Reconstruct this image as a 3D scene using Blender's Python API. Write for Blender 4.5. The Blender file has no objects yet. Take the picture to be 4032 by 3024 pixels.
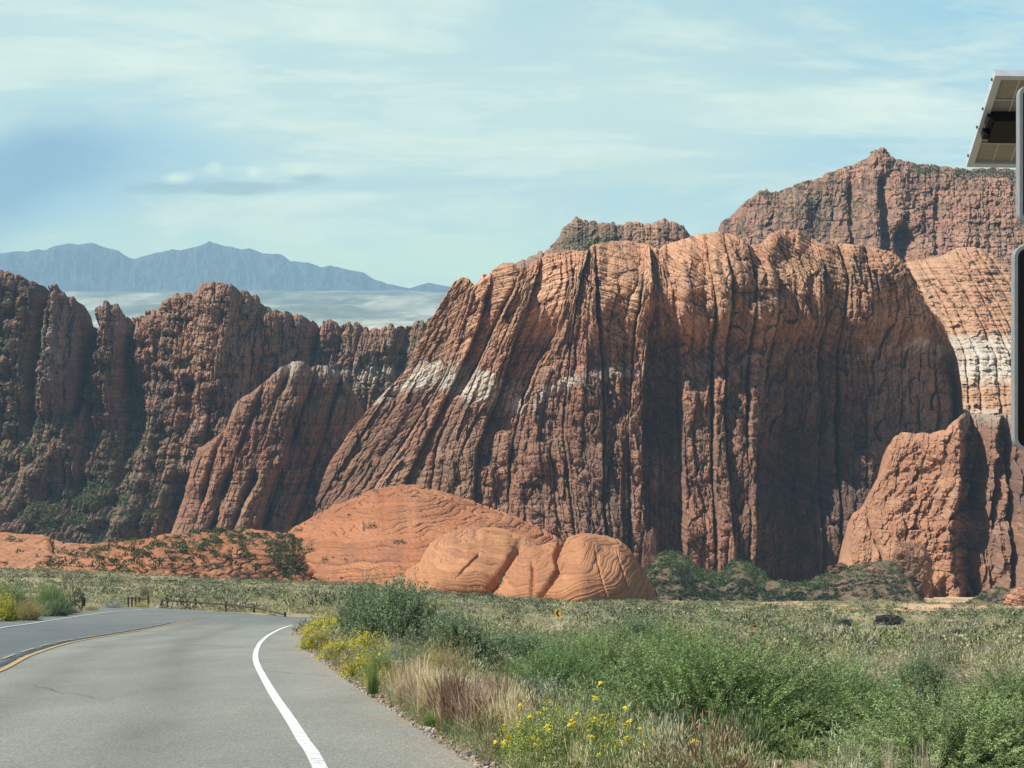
import bpy, math
import numpy as np

# ------------------------------------------------------------------ camera, sky, sun, exposure
F = 8624.0            # focal length of the photograph in its own pixels (77 mm lens)
CX, HY = 2016.0, 1400.0   # principal column and eye-level row

sc = bpy.context.scene
col = sc.collection
cam_d = bpy.data.cameras.new("camera")
cam = bpy.data.objects.new("camera", cam_d)
col.objects.link(cam)
cam.location = (0, 0, 0)
cam.rotation_euler = (math.radians(90), 0, 0)
cam_d.sensor_width = 36
cam_d.lens = F / 4032 * 36
cam_d.shift_y = -(1512 - HY) / 4032
cam_d.clip_start = 0.3
cam_d.clip_end = 90000
sc.camera = cam

SUN_EL, SUN_AZ = 51.0, -103.0       # azimuth measured from the view direction (+Y), negative = left
sun_d = bpy.data.lights.new("sun", 'SUN')
sun_d.energy = 5.0
sun_d.angle = math.radians(0.53)
sun_d.color = (1.0, 0.95, 0.87)
sun = bpy.data.objects.new("sun", sun_d)
col.objects.link(sun)
_e, _a = math.radians(SUN_EL), math.radians(SUN_AZ)
SD = np.array([math.cos(_e) * math.sin(_a), math.cos(_e) * math.cos(_a), math.sin(_e)])
from mathutils import Vector
sun.rotation_euler = Vector(SD).to_track_quat('Z', 'Y').to_euler()
sun.location = (-400, 0, 600)

sc.view_settings.view_transform = 'Standard'
sc.view_settings.look = 'None'
sc.view_settings.exposure = 0.42
sc.view_settings.gamma = 1.0
sc.view_settings.use_curve_mapping = False
sc.cycles.max_bounces = 6
sc.cycles.diffuse_bounces = 3
sc.cycles.volume_bounces = 0
sc.cycles.use_denoising = True


HAZE_D, HAZE_TOP, HAZE_FAR = 0.000072, 1800.0, 34000.0


class NT:
    """small helper to write node trees"""
    def __init__(self, tree):
        self.t = tree
        self.n = tree.nodes
        self.l = tree.links

    def node(self, kind, **kw):
        n = self.n.new(kind)
        for k, v in kw.items():
            setattr(n, k, v)
        return n

    def put(self, sock, v):
        if isinstance(v, bpy.types.NodeSocket):
            self.l.new(v, sock)
        elif v is not None:
            sock.default_value = v

    def math(self, op, a, b=None, c=None, clamp=False):
        n = self.node('ShaderNodeMath', operation=op)
        n.use_clamp = clamp
        self.put(n.inputs[0], a)
        self.put(n.inputs[1], b)
        self.put(n.inputs[2], c)
        return n.outputs[0]

    def mix(self, f, a, b, mode='MIX'):
        n = self.node('ShaderNodeMix', data_type='RGBA', blend_type=mode)
        self.put(n.inputs[0], f)
        self.put(n.inputs[6], a)
        self.put(n.inputs[7], b)
        return n.outputs[2]

    def noise(self, vec, scale, detail=4, rough=0.55, dist=0.0):
        n = self.node('ShaderNodeTexNoise')
        self.put(n.inputs['Vector'], vec)
        n.inputs['Scale'].default_value = scale
        n.inputs['Detail'].default_value = detail
        n.inputs['Roughness'].default_value = rough
        n.inputs['Distortion'].default_value = dist
        return n.outputs['Fac']

    def map(self, vec, scale=(1, 1, 1), rot=(0, 0, 0)):
        n = self.node('ShaderNodeMapping')
        self.put(n.inputs['Vector'], vec)
        n.inputs['Scale'].default_value = scale
        n.inputs['Rotation'].default_value = rot
        return n.outputs[0]

    def ramp(self, v, a, b, lo=0.0, hi=1.0):
        n = self.node('ShaderNodeMapRange')
        n.clamp = True
        self.put(n.inputs[0], v)
        n.inputs[1].default_value = a
        n.inputs[2].default_value = b
        n.inputs[3].default_value = lo
        n.inputs[4].default_value = hi
        return n.outputs[0]


world = bpy.data.worlds.new("World")
sc.world = world
world.use_nodes = True
world.node_tree.nodes.clear()
W = NT(world.node_tree)
wout = W.node('ShaderNodeOutputWorld')
bg = W.node('ShaderNodeBackground')
bg.inputs['Strength'].default_value = 0.10
sky = W.node('ShaderNodeTexSky', sky_type='NISHITA')
sky.sun_disc = False
sky.sun_elevation = math.radians(SUN_EL)
sky.sun_rotation = math.radians(SUN_AZ)
sky.altitude = 1100
sky.air_density = 1.0
sky.dust_density = 0.6
sky.ozone_density = 1.4
tc = W.node('ShaderNodeTexCoord')
sx = W.node('ShaderNodeSeparateXYZ')
W.l.new(tc.outputs['Generated'], sx.inputs[0])
dx, dy, dz = sx.outputs
yy = W.math('MAXIMUM', dy, 0.2)
U = W.math('DIVIDE', dx, yy)
V_ = W.math('DIVIDE', dz, yy)
front = W.math('MULTIPLY', W.ramp(dy, 0.35, 0.85), W.ramp(dz, 0.20, 0.42, 1.0, 0.0))


def blob(px, py, ax, ay, tilt=0.0):
    u0, v0 = (px - CX) / F, (HY - py) / F
    a = W.math('SUBTRACT', U, u0)
    b = W.math('SUBTRACT', V_, v0)
    ct, st = math.cos(tilt), math.sin(tilt)
    p = W.math('ADD', W.math('MULTIPLY', a, ct), W.math('MULTIPLY', b, st))
    q = W.math('SUBTRACT', W.math('MULTIPLY', b, ct), W.math('MULTIPLY', a, st))
    p = W.math('POWER', W.math('ABSOLUTE', W.math('DIVIDE', p, ax / F)), 2.0)
    q = W.math('POWER', W.math('ABSOLUTE', W.math('DIVIDE', q, ay / F)), 2.0)
    return W.math('EXPONENT', W.math('MULTIPLY', W.math('ADD', p, q), -1.0))


def wsum(*t):
    r = t[0]
    for k in t[1:]:
        r = W.math('ADD', r, k)
    return r


def wmul(a, b):
    return W.math('MULTIPLY', a, b)


uv = W.node('ShaderNodeCombineXYZ')
W.l.new(U, uv.inputs[0])
W.l.new(V_, uv.inputs[1])
streak = W.noise(W.map(uv.outputs[0], (5, 30, 1), (0, 0, -0.12)), 1.0, 7, 0.6, 0.6)
puffs = W.noise(W.map(uv.outputs[0], (44, 80, 1)), 1.0, 8, 0.65, 0.5)
broad = W.noise(W.map(uv.outputs[0], (7, 12, 1)), 1.0, 3, 0.5, 0.3)
warp = wmul(W.math('SUBTRACT', broad, 0.5), 0.8)
streak_c = wmul(W.math('SUBTRACT', streak, 0.5), 2.0)
clear_r = wsum(wmul(blob(4150, 300, 900, 560, 0.25), 0.85), wmul(blob(3300, 1100, 1500, 160), 0.1))
patch = W.math('MULTIPLY', wsum(wmul(blob(60, 690, 420, 190, 0.35), 0.9), wmul(blob(520, 640, 420, 150, -0.1), 0.45), wmul(blob(-100, 860, 300, 200, 0.5), 0.5)), W.ramp(wsum(streak, wmul(puffs, 0.5)), 0.45, 0.95, 0.55, 1.15))
cover = wsum(0.78, streak_c, wmul(warp, 0.5), wmul(clear_r, -0.8), wmul(patch, -0.9),
             wmul(blob(2900, 400, 900, 230, 0.06), 0.25), wmul(blob(2400, 640, 900, 60, -0.1), 0.2))
cover = W.math('MULTIPLY', cover, 1.0, clamp=True)
glow = wsum(wmul(blob(250, 60, 900, 450), 0.38), wmul(blob(1500, 200, 900, 400), 0.22), wmul(blob(2700, 420, 900, 200, 0.05), 0.25))
skyc = W.mix(1.0, sky.outputs[0], (0.34, 0.44, 0.56, 1), 'MULTIPLY')
K = 1 / 0.10 / 1.338
clear_col = (0.30 * K, 0.60 * K, 0.78 * K, 1)
thin_col = (0.47 * K, 0.68 * K, 0.71 * K, 1)
bright_col = (0.67 * K, 0.84 * K, 0.81 * K, 1)
grey_col = (0.30 * K, 0.50 * K, 0.60 * K, 1)
c1 = W.mix(cover, clear_col, thin_col)
fine = W.noise(W.map(uv.outputs[0], (14, 70, 1), (0, 0, -0.1)), 1.0, 9, 0.7, 0.8)
wisp = W.math('MULTIPLY', wsum(W.ramp(wsum(wmul(streak, 0.65), wmul(fine, 0.35)), 0.47, 0.68), glow), 1.0, clamp=True)
c1 = W.mix(wmul(wisp, W.math('SUBTRACT', 1.0, W.math('MINIMUM', wmul(patch, 0.9), 1.0))), c1, bright_col)
c1 = W.mix(W.math('MULTIPLY', wsum(wmul(patch, 1.15), wmul(warp, 0.35), -0.12), 0.9, clamp=True), c1, (0.25 * K, 0.48 * K, 0.66 * K, 1))
c1 = W.mix(W.math('MULTIPLY', wsum(blob(1300, 1060, 2600, 170), -0.0), 0.75, clamp=True), c1, (0.47 * K, 0.72 * K, 0.70 * K, 1))
puff = W.ramp(wmul(puffs, wsum(wmul(blob(690, 700, 90, 40), 1.6), wmul(blob(850, 660, 60, 40), 1.5), wmul(blob(1000, 675, 50, 35), 1.4), wmul(blob(1170, 665, 120, 42), 1.5), wmul(blob(2990, 395, 200, 60), 0.8), wmul(blob(2600, 650, 600, 50, -0.08), 0.9))), 0.45, 0.95)
shade = W.ramp(wmul(puffs, wsum(wmul(blob(700, 740, 330, 34), 1.5), wmul(blob(980, 745, 160, 26), 1.4), wmul(blob(1230, 700, 130, 40), 1.2))), 0.35, 0.8)
c1 = W.mix(wmul(shade, 0.7), c1, grey_col)
c1 = W.mix(wmul(puff, 0.8), c1, (0.64 * K, 0.83 * K, 0.78 * K, 1))
# the sky is seen through the haze of the valley: what lies beyond it is brighter near the horizon
path = W.math('MINIMUM', W.math('DIVIDE', HAZE_TOP, W.math('MAXIMUM', V_, 0.01)), HAZE_FAR)
trans = W.math('EXPONENT', W.math('MULTIPLY', path, -HAZE_D))
hz = W.mix(1.0, (0.13 * 10, 0.27 * 10, 0.38 * 10, 1), W.math('SUBTRACT', 1.0, trans), 'MULTIPLY')
c1 = W.mix(1.0, c1, hz, 'SUBTRACT')
c1 = W.mix(1.0, c1, trans, 'DIVIDE')
final = W.mix(front, skyc, c1)
W.l.new(final, bg.inputs['Color'])
W.l.new(bg.outputs[0], wout.inputs['Surface'])


# ------------------------------------------------------------------ numpy noise
def _hash(ix, iy, seed):
    h = (ix.astype(np.int64) * 374761393 + iy.astype(np.int64) * 668265263 + int(seed) * 2246822519) & 0xFFFFFFFF
    h = ((h ^ (h >> 13)) * 1274126177) & 0xFFFFFFFF
    h = ((h ^ (h >> 16)) * 2654435761) & 0xFFFFFFFF
    h ^= h >> 15
    return (h & 0xFFFFFF).astype(np.float64) / 16777216.0


def rnd(i, seed=0):
    i = np.asarray(i)
    return _hash(i, np.zeros_like(i), seed)


def rnd2(i, j, seed=0):
    return _hash(np.asarray(i), np.asarray(j), seed)


def vn(x, y, seed=0):
    x, y = np.broadcast_arrays(np.asarray(x, float), np.asarray(y, float))
    ix, iy = np.floor(x), np.floor(y)
    fx, fy = x - ix, y - iy
    fx = fx * fx * fx * (fx * (fx * 6 - 15) + 10)
    fy = fy * fy * fy * (fy * (fy * 6 - 15) + 10)
    ix = ix.astype(np.int64)
    iy = iy.astype(np.int64)
    a = _hash(ix, iy, seed)
    b = _hash(ix + 1, iy, seed)
    c = _hash(ix, iy + 1, seed)
    d = _hash(ix + 1, iy + 1, seed)
    return (a * (1 - fx) + b * fx) * (1 - fy) * 2 + (c * (1 - fx) + d * fx) * fy * 2 - 1


def fbm(x, y, seed=0, octaves=4, gain=0.5):
    r, a, n = 0.0, 1.0, 0.0
    for k in range(octaves):
        r = r + a * vn(x * 2.03 ** k + 17.3 * k, y * 2.03 ** k - 9.1 * k, seed + k * 101)
        n += a
        a *= gain
    return r / n


def smooth(a, b, x):
    t = np.clip((x - a) / (b - a), 0, 1)
    return t * t * (3 - 2 * t)


def cells(u, seed, jit=0.36):
    i = np.floor(u).astype(np.int64)

    def b(k):
        return k + jit * (2 * rnd(k, seed) - 1)
    c = np.where(u < b(i), i - 1, np.where(u >= b(i + 1), i + 1, i))
    lo, hi = b(c), b(c + 1)
    return c, np.clip((u - lo) / (hi - lo), 0, 1), hi - lo


def facets(s, z, w, h, seed, amp, tilt):
    """broken blocks: every cell has its own set-back and its own tilt"""
    u, v = s / w, z / h
    u = u + 0.35 * vn(u * 1.7, v * 1.7, seed + 1)
    v = v + 0.35 * vn(u * 1.7 + 9, v * 1.7, seed + 2)
    iu, iv = np.floor(u).astype(np.int64), np.floor(v).astype(np.int64)
    best = np.full(u.shape, 9.0)
    sec = np.full(u.shape, 9.0)
    val = np.zeros(u.shape)
    for a in (-1, 0, 1):
        for b in (-1, 0, 1):
            ju, jv = iu + a, iv + b
            px = ju + 0.15 + 0.7 * rnd2(ju, jv, seed + 3)
            pz = jv + 0.15 + 0.7 * rnd2(ju, jv, seed + 4)
            dx, dz = u - px, v - pz
            d = dx * dx + dz * dz
            o = rnd2(ju, jv, seed + 5) * amp + tilt * w * dx * (2 * rnd2(ju, jv, seed + 6) - 1) + 0.6 * tilt * h * dz * (1.5 * rnd2(ju, jv, seed + 7) - 1.1)
            m = d < best
            sec = np.where(m, best, np.minimum(sec, d))
            val = np.where(m, o, val)
            best = np.where(m, d, best)
    edge = np.sqrt(sec) - np.sqrt(best)
    return val, edge


def lerp3(a, b, t):
    return np.asarray(a) * (1 - t[..., None]) + np.asarray(b) * t[..., None]


def ip(pts, x):
    p = np.asarray(pts, float)
    return np.interp(x, p[:, 0], p[:, 1])


def PX(x, Y):
    return (x - CX) / F * Y


def PZ(r, Y):
    return (HY - r) / F * Y


# ------------------------------------------------------------------ mesh helpers
def tag(o, label=None, cat=None, group=None, kind=None):
    if label:
        o['label'] = label
    if cat:
        o['category'] = cat
    if group:
        o['group'] = group
    if kind:
        o['kind'] = kind
    return o


def mesh_from(name, V, Fc, mats, C=None, smooth_sh=False, uvless=True, mi=None):
    V = np.asarray(V, np.float32).reshape(-1, 3)
    Fc = np.asarray(Fc, np.int32)
    k = Fc.shape[1]
    me = bpy.data.meshes.new(name)
    me.vertices.add(len(V))
    me.vertices.foreach_set('co', V.ravel())
    me.loops.add(len(Fc) * k)
    me.loops.foreach_set('vertex_index', Fc.ravel())
    me.polygons.add(len(Fc))
    me.polygons.foreach_set('loop_start', np.arange(0, len(Fc) * k, k, dtype=np.int32))
    me.polygons.foreach_set('use_smooth', np.full(len(Fc), smooth_sh, dtype=bool))
    if not isinstance(mats, (list, tuple)):
        mats = [mats]
    for m in mats:
        me.materials.append(m)
    if mi is not None:
        me.polygons.foreach_set('material_index', np.asarray(mi, np.int32))
    if C is not None:
        C = np.asarray(C, np.float32).reshape(-1, 3)
        a = me.color_attributes.new('Col', 'FLOAT_COLOR', 'POINT')
        buf = np.ones((len(V), 4), np.float32)
        buf[:, :3] = np.clip(C, 0.005, 0.95)
        a.data.foreach_set('color', buf.ravel())
    me.update(calc_edges=True)
    return me


def obj(name, me, parent=None, loc=None):
    o = bpy.data.objects.new(name, me)
    col.objects.link(o)
    if parent is not None:
        o.parent = parent
    if loc is not None:
        o.location = loc
    return o


def grid_faces(n, m):
    i = np.arange(n - 1)[:, None] * m + np.arange(m - 1)[None, :]
    return np.stack([i, i + 1, i + m + 1, i + m], -1).reshape(-1, 4)


def grid_obj(name, P, C, mat, flip=False, smooth_sh=True):
    n, m = P.shape[:2]
    f = grid_faces(n, m)
    if flip:
        f = f[:, ::-1]
    return obj(name, mesh_from(name, P, f, mat, C, smooth_sh))


class MB:
    """collects boxes, tubes and prisms into one mesh"""
    def __init__(self):
        self.v, self.f, self.c = [], [], 0

    def add(self, V, Fq):
        V = np.asarray(V, float)
        self.v.append(V)
        self.f += [[a + self.c for a in q] for q in Fq]
        self.c += len(V)

    def box(self, c, s, rz=0.0, rx=0.0):
        x, y, z = np.array(s) / 2
        V = np.array([[i, j, k] for i in (-x, x) for j in (-y, y) for k in (-z, z)])
        V = rot(V, rz, rx) + np.array(c)
        self.add(V, [[0, 1, 3, 2], [4, 6, 7, 5], [0, 4, 5, 1], [2, 3, 7, 6], [0, 2, 6, 4], [1, 5, 7, 3]])

    def tube(self, a, b, r0, r1, n=10, jit=0.0, segs=1, seed=1):
        a, b = np.array(a, float), np.array(b, float)
        d = (b - a) / np.linalg.norm(b - a)
        s = np.cross(d, [0, 0, 1.0] if abs(d[2]) < 0.9 else [1.0, 0, 0])
        s /= np.linalg.norm(s)
        t = np.cross(d, s)
        rs = np.random.RandomState(seed)
        V = []
        for k in range(segs + 1):
            q = k / segs
            cc = a + (b - a) * q + (rs.randn(3) * jit * 0.4 if 0 < k < segs else 0)
            r = r0 + (r1 - r0) * q
            for i in range(n):
                th = 2 * math.pi * i / n
                rr = r * (1 + jit * rs.randn() * 2)
                V.append(cc + (s * math.cos(th) + t * math.sin(th)) * rr)
        Q = [[k * n + i, k * n + (i + 1) % n, (k + 1) * n + (i + 1) % n, (k + 1) * n + i] for k in range(segs) for i in range(n)]
        Q += [list(range(n))[::-1], list(range(segs * n, segs * n + n))]
        self.add(V, Q)

    def prism(self, outline, y0, y1, hole=None):
        """outline in the XZ plane, extruded along Y; with hole = a ring between two outlines"""
        n = len(outline)
        if hole is None:
            V = [(p[0], y0, p[1]) for p in outline] + [(p[0], y1, p[1]) for p in outline]
            Q = [list(range(n)), list(range(n, 2 * n))[::-1]] + [[i, i + n, (i + 1) % n + n, (i + 1) % n] for i in range(n)]
        else:
            V = [(p[0], y, p[1]) for y in (y0, y1) for o_ in (outline, hole) for p in o_]
            Q = []
            for i in range(n):
                j = (i + 1) % n
                Q += [[i, j, n + j, n + i], [2 * n + i, 3 * n + i, 3 * n + j, 2 * n + j],
                      [i, 2 * n + i, 2 * n + j, j], [n + i, n + j, 3 * n + j, 3 * n + i]]
        self.add(V, Q)

    def build(self, name, mat, parent=None, loc=None, bevel=0.0, smooth_sh=False):
        me = bpy.data.meshes.new(name)
        me.from_pydata(np.concatenate(self.v).tolist(), [], self.f)
        me.materials.append(mat)
        if smooth_sh:
            for p in me.polygons:
                p.use_smooth = len(p.vertices) == 4
        me.update()
        o = obj(name, me, parent, loc)
        if bevel:
            b = o.modifiers.new('bevel', 'BEVEL')
            b.width = bevel
            b.segments = 2
            b.limit_method = 'ANGLE'
        return o


def rot(V, rz=0.0, rx=0.0):
    V = np.asarray(V, float)
    c, s = math.cos(rx), math.sin(rx)
    V = np.stack([V[:, 0], V[:, 1] * c - V[:, 2] * s, V[:, 1] * s + V[:, 2] * c], 1)
    c, s = math.cos(rz), math.sin(rz)
    return np.stack([V[:, 0] * c - V[:, 1] * s, V[:, 0] * s + V[:, 1] * c, V[:, 2]], 1)


def empty(name, loc, rz=0.0):
    o = bpy.data.objects.new(name, None)
    col.objects.link(o)
    o.location = loc
    o.rotation_euler = (0, 0, rz)
    return o


# ------------------------------------------------------------------ materials
def new_mat(name):
    m = bpy.data.materials.new(name)
    m.use_nodes = True
    m.node_tree.nodes.clear()
    return m, NT(m.node_tree)


def finish(T, color, rough=0.85, normal=None, spec=0.2, metal=0.0, transl=0.0):
    o = T.node('ShaderNodeOutputMaterial')
    p = T.node('ShaderNodeBsdfPrincipled')
    T.put(p.inputs['Base Color'], color)
    T.put(p.inputs['Roughness'], rough)
    p.inputs['Specular IOR Level'].default_value = spec
    p.inputs['Metallic'].default_value = metal
    if normal is not None:
        T.l.new(normal, p.inputs['Normal'])
    if transl > 0:
        t = T.node('ShaderNodeBsdfTranslucent')
        T.put(t.inputs['Color'], color)
        mx = T.node('ShaderNodeMixShader')
        mx.inputs[0].default_value = transl
        T.l.new(p.outputs[0], mx.inputs[1])
        T.l.new(t.outputs[0], mx.inputs[2])
        T.l.new(mx.outputs[0], o.inputs['Surface'])
    else:
        T.l.new(p.outputs[0], o.inputs['Surface'])


def bump(T, h, strength, dist):
    b = T.node('ShaderNodeBump')
    b.inputs['Strength'].default_value = strength
    b.inputs['Distance'].default_value = dist
    T.l.new(h, b.inputs['Height'])
    return b.outputs[0]


def attr_col(T):
    a = T.node('ShaderNodeAttribute')
    a.attribute_name = 'Col'
    return a.outputs['Color']


def rock_mat(name, s1=0.9, s2=0.25, dist=0.7, contrast=0.35, stretch=(1, 1, 2.2)):
    m, T = new_mat(name)
    t = T.node('ShaderNodeTexCoord').outputs['Object']
    v = T.map(t, stretch)
    a = T.noise(v, s1, 6, 0.65)
    b = T.noise(v, s2, 5, 0.6)
    k = T.math('ADD', T.math('MULTIPLY', a, 0.6), T.math('MULTIPLY', b, 0.4))
    f = T.ramp(k, 0.32, 0.68, 1 - contrast, 1 + contrast)
    cc = T.mix(1.0, attr_col(T), f, 'MULTIPLY')
    finish(T, cc, 0.92, bump(T, k, 0.9, dist), 0.1)
    return m


M_CLIFF = rock_mat('cliff_sandstone', 0.7, 0.2, 1.6, 0.30)
M_DOME = rock_mat('dome_sandstone', 2.2, 0.5, 0.45, 0.22, (1, 1, 3.0))
M_LAVA = rock_mat('lava_rock', 4.0, 1.2, 0.3, 0.5, (1, 1, 1))


def ground_mat():
    m, T = new_mat('desert_soil')
    t = T.node('ShaderNodeTexCoord').outputs['Object']
    a = T.noise(t, 3.0, 6, 0.7)
    b = T.noise(t, 0.12, 5, 0.6)
    f = T.ramp(T.math('ADD', T.math('MULTIPLY', a, 0.5), T.math('MULTIPLY', b, 0.5)), 0.3, 0.7, 0.62, 1.38)
    finish(T, T.mix(1.0, attr_col(T), f, 'MULTIPLY'), 0.95, bump(T, a, 0.6, 0.12), 0.05)
    return m


M_GROUND = ground_mat()


def far_mat():
    m, T = new_mat('haze_tinted_rock')
    t = T.node('ShaderNodeTexCoord').outputs['Object']
    a = T.noise(T.map(t, (1, 0.25, 1)), 0.004, 6, 0.65)
    b = T.noise(t, 0.02, 5, 0.7)
    f = T.ramp(T.math('ADD', T.math('MULTIPLY', a, 0.6), T.math('MULTIPLY', b, 0.4)), 0.35, 0.65, 0.5, 1.5)
    finish(T, T.mix(1.0, attr_col(T), f, 'MULTIPLY'), 0.95, None, 0.0)
    return m


M_FAR = far_mat()


def asphalt_mat():
    m, T = new_mat('worn_asphalt')
    t = T.node('ShaderNodeTexCoord').outputs['Object']
    a = T.noise(t, 45.0, 3, 0.7)
    b = T.noise(T.map(t, (0.6, 0.12, 1), (0, 0, 0.13)), 1.6, 4, 0.6)
    c = T.noise(t, 7.0, 4, 0.7)
    v = T.node('ShaderNodeTexVoronoi')
    v.inputs['Scale'].default_value = 42.0
    T.l.new(t, v.inputs['Vector'])
    sp = T.ramp(v.outputs['Distance'], 0.08, 0.6, 1.45, 0.75)
    f = T.ramp(T.math('ADD', T.math('MULTIPLY', a, 0.5), T.math('ADD', T.math('MULTIPLY', b, 0.3), T.math('MULTIPLY', c, 0.2))), 0.3, 0.7, 0.62, 1.38)
    f = T.math('MULTIPLY', f, sp)
    finish(T, T.mix(1.0, attr_col(T), f, 'MULTIPLY'), 0.8, bump(T, a, 0.5, 0.01), 0.3)
    return m


M_ROAD = asphalt_mat()


def paint_mat(name, c, wear=0.2):
    m, T = new_mat(name)
    t = T.node('ShaderNodeTexCoord').outputs['Object']
    a = T.noise(t, 9.0, 6, 0.75)
    a = T.math('ADD', T.math('MULTIPLY', a, 0.6), T.math('MULTIPLY', T.noise(t, 60.0, 3, 0.7), 0.4))
    f = T.ramp(a, 0.46 + wear * 0.1, 0.39 + wear * 0.1, 0.0, 1.0)
    finish(T, T.mix(T.math('MULTIPLY', f, 0.8), (*c, 1), (0.2, 0.2, 0.18, 1)), 0.6, None, 0.3)
    return m


M_WHITE = paint_mat('white_road_paint', (0.80, 0.82, 0.78))
M_YELLOW = paint_mat('yellow_road_paint', (0.62, 0.40, 0.13), 0.45)
M_FADED = paint_mat('faded_yellow_road_paint', (0.46, 0.42, 0.30), 0.9)
M_CRACK = paint_mat('crack_filler', (0.13, 0.135, 0.125), 0.6)
M_TAR = paint_mat('tar_seal', (0.05, 0.055, 0.06))


def leaf_mat(name, transl=0.14, rough=0.7):
    m, T = new_mat(name)
    t = T.node('ShaderNodeTexCoord').outputs['Object']
    a = T.noise(t, 2.2, 3, 0.6)
    f = T.ramp(a, 0.3, 0.7, 0.75, 1.25)
    finish(T, T.mix(1.0, attr_col(T), f, 'MULTIPLY'), rough, None, 0.15, 0, transl)
    return m


M_LEAF = leaf_mat('leaves')
M_STEM = leaf_mat('plant_stems', 0.0, 0.85)
M_PETAL = leaf_mat('yellow_petals', 0.3)
M_SCRUB = leaf_mat('scrub_leaves', 0.1, 0.9)


def plain_mat(name, c, rough=0.5, metal=0.0, var=0.12, scale=6.0, spec=0.4, bmp=0.0):
    m, T = new_mat(name)
    t = T.node('ShaderNodeTexCoord').outputs['Object']
    a = T.noise(t, scale, 5, 0.65)
    f = T.ramp(a, 0.3, 0.7, 1 - var, 1 + var)
    finish(T, T.mix(1.0, (*c, 1), f, 'MULTIPLY'), rough, bump(T, a, 0.6, bmp) if bmp else None, spec, metal)
    return m


M_WOOD = plain_mat('weathered_dark_wood', (0.075, 0.05, 0.035), 0.85, 0, 0.5, 9, 0.2, 0.02)
M_SIGNY = plain_mat('yellow_sign_sheeting', (0.62, 0.36, 0.02), 0.45)
M_SIGNK = plain_mat('black_sign_paint', (0.012, 0.012, 0.012), 0.5)
M_STEEL = plain_mat('galvanised_steel', (0.42, 0.43, 0.42), 0.5, 0.4, 0.2, 20)
M_ALU = plain_mat('aluminium_frame', (0.62, 0.68, 0.70), 0.4, 0.3, 0.08, 12)
M_BLACKP = plain_mat('black_plastic', (0.010, 0.010, 0.011), 0.55)
M_GREY = plain_mat('grey_rim', (0.30, 0.32, 0.31), 0.5, 0.2, 0.1, 15)


# ------------------------------------------------------------------ ground surface
RE = [(15, -.27), (17.1, -.56), (19.8, -.94), (23.6, -1.43), (28.1, -2.06), (33.3, -2.73), (40, -3.57), (47, -4.47), (57, -5.51), (79, -7.5)]
RE = [(-10, 2.6), (5, 1.2)] + RE      # right pavement edge: (Y, X)


def Xr(Y):
    return ip(RE, Y)


CT_Y = np.array([0, 190, 450, 700, 1000, 1500, 2500, 3500, 6500, 17000, 34000])
CT_X = np.array([-1000, 0, 700, 1300, 2000, 2700, 4032, 5200])
CT = np.array([
    [2336, 2336, 2336, 2336, 2380, 2405, 2405, 2405],
    [2336, 2336, 2336, 2340, 2375, 2400, 2405, 2405],
    [2225, 2230, 2262, 2295, 2345, 2372, 2385, 2390],
    [2225, 2230, 2262, 2285, 2325, 2355, 2362, 2362],
    [2200, 2210, 2230, 2250, 2300, 2330, 2340, 2340],
    [2150, 2150, 2150, 2170, 2200, 2240, 2250, 2250],
    [1750] * 8, [1450] * 8, [1300] * 8, [1150] * 8, [1165] * 8], float)


def bil(tx, ty, T, x, y):
    i = np.clip(np.searchsorted(tx, x) - 1, 0, len(tx) - 2)
    j = np.clip(np.searchsorted(ty, y) - 1, 0, len(ty) - 2)
    a = np.clip((x - tx[i]) / (tx[i + 1] - tx[i]), 0, 1)
    b = np.clip((y - ty[j]) / (ty[j + 1] - ty[j]), 0, 1)
    b = b * b * (3 - 2 * b) * 0.5 + b * 0.5
    return (T[j, i] * (1 - a) + T[j, i + 1] * a) * (1 - b) + (T[j + 1, i] * (1 - a) + T[j + 1, i + 1] * a) * b


def G(X, Y, rough=True):
    X, Y = np.broadcast_arrays(np.asarray(X, float), np.asarray(Y, float))
    Yc = np.maximum(Y, 0.5)
    far = bil(CT_X, CT_Y, CT, CX + F * X / Yc, Yc)
    d = X - Xr(Yc)
    near = 2336 + 66 * smooth(0.6, 9, d) + np.where(d > 0.3, 4 * smooth(0.3, 2, d), 0)
    w = smooth(150, 330, Yc)
    c = near * (1 - w) + far * w
    k = 10200 + 2500 * smooth(0.6, 12, d) * (1 - w)
    row = c + k / Yc
    z = (HY - row) / F * Yc
    z = np.where(Y < 0.5, (HY - c) / F * Y - k / F, z)
    if rough:
        m = smooth(60, 300, Yc) * (1 - smooth(900, 1500, Yc))
        z = z + m * (fbm(X / 38, Y / 38, 5, 3) * 1.0 + fbm(X / 7, Y / 7, 6, 3) * 0.35)
        m2 = smooth(2500, 4500, Yc)
        z = z + m2 * (fbm(X / 600, Y / 1800, 8, 5) * 34)
    return z


def road_w(X, Y):
    return G(X, Y, False)


# left pavement edge and right edge as matching cross-sections, plan coordinates (X, Y)
LEFT = [(-7.5, -10), (-9.0, 5), (-10.2, 15), (-11.0, 22), (-12.2, 33), (-14.0, 47), (-16.6, 65), (-20.8, 89), (-27.0, 123), (-32.2, 157), (-34.9, 180), (-33.3, 187), (-30.0, 180), (-24.2, 161), (-17.6, 136), (-11.4, 112), (-8, 104), (-2, 102), (6, 103), (18, 106), (40, 112)]
RIGHT = [(2.6, -10), (1.2, 5), (-.27, 15), (-1.15, 21.5), (-2.73, 33.3), (-4.47, 47), (-5.7, 59), (-6.4, 65), (-7.1, 72), (-7.5, 77), (-7.6, 79), (-7.65, 80.5), (-7.6, 81.5), (-7.4, 82.5), (-7.1, 83.5), (-6.6, 85), (-5.8, 86.5), (-2, 89), (6, 91), (18, 94), (40, 100)]
LEFT, RIGHT = np.array(LEFT, float), np.array(RIGHT, float)


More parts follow.
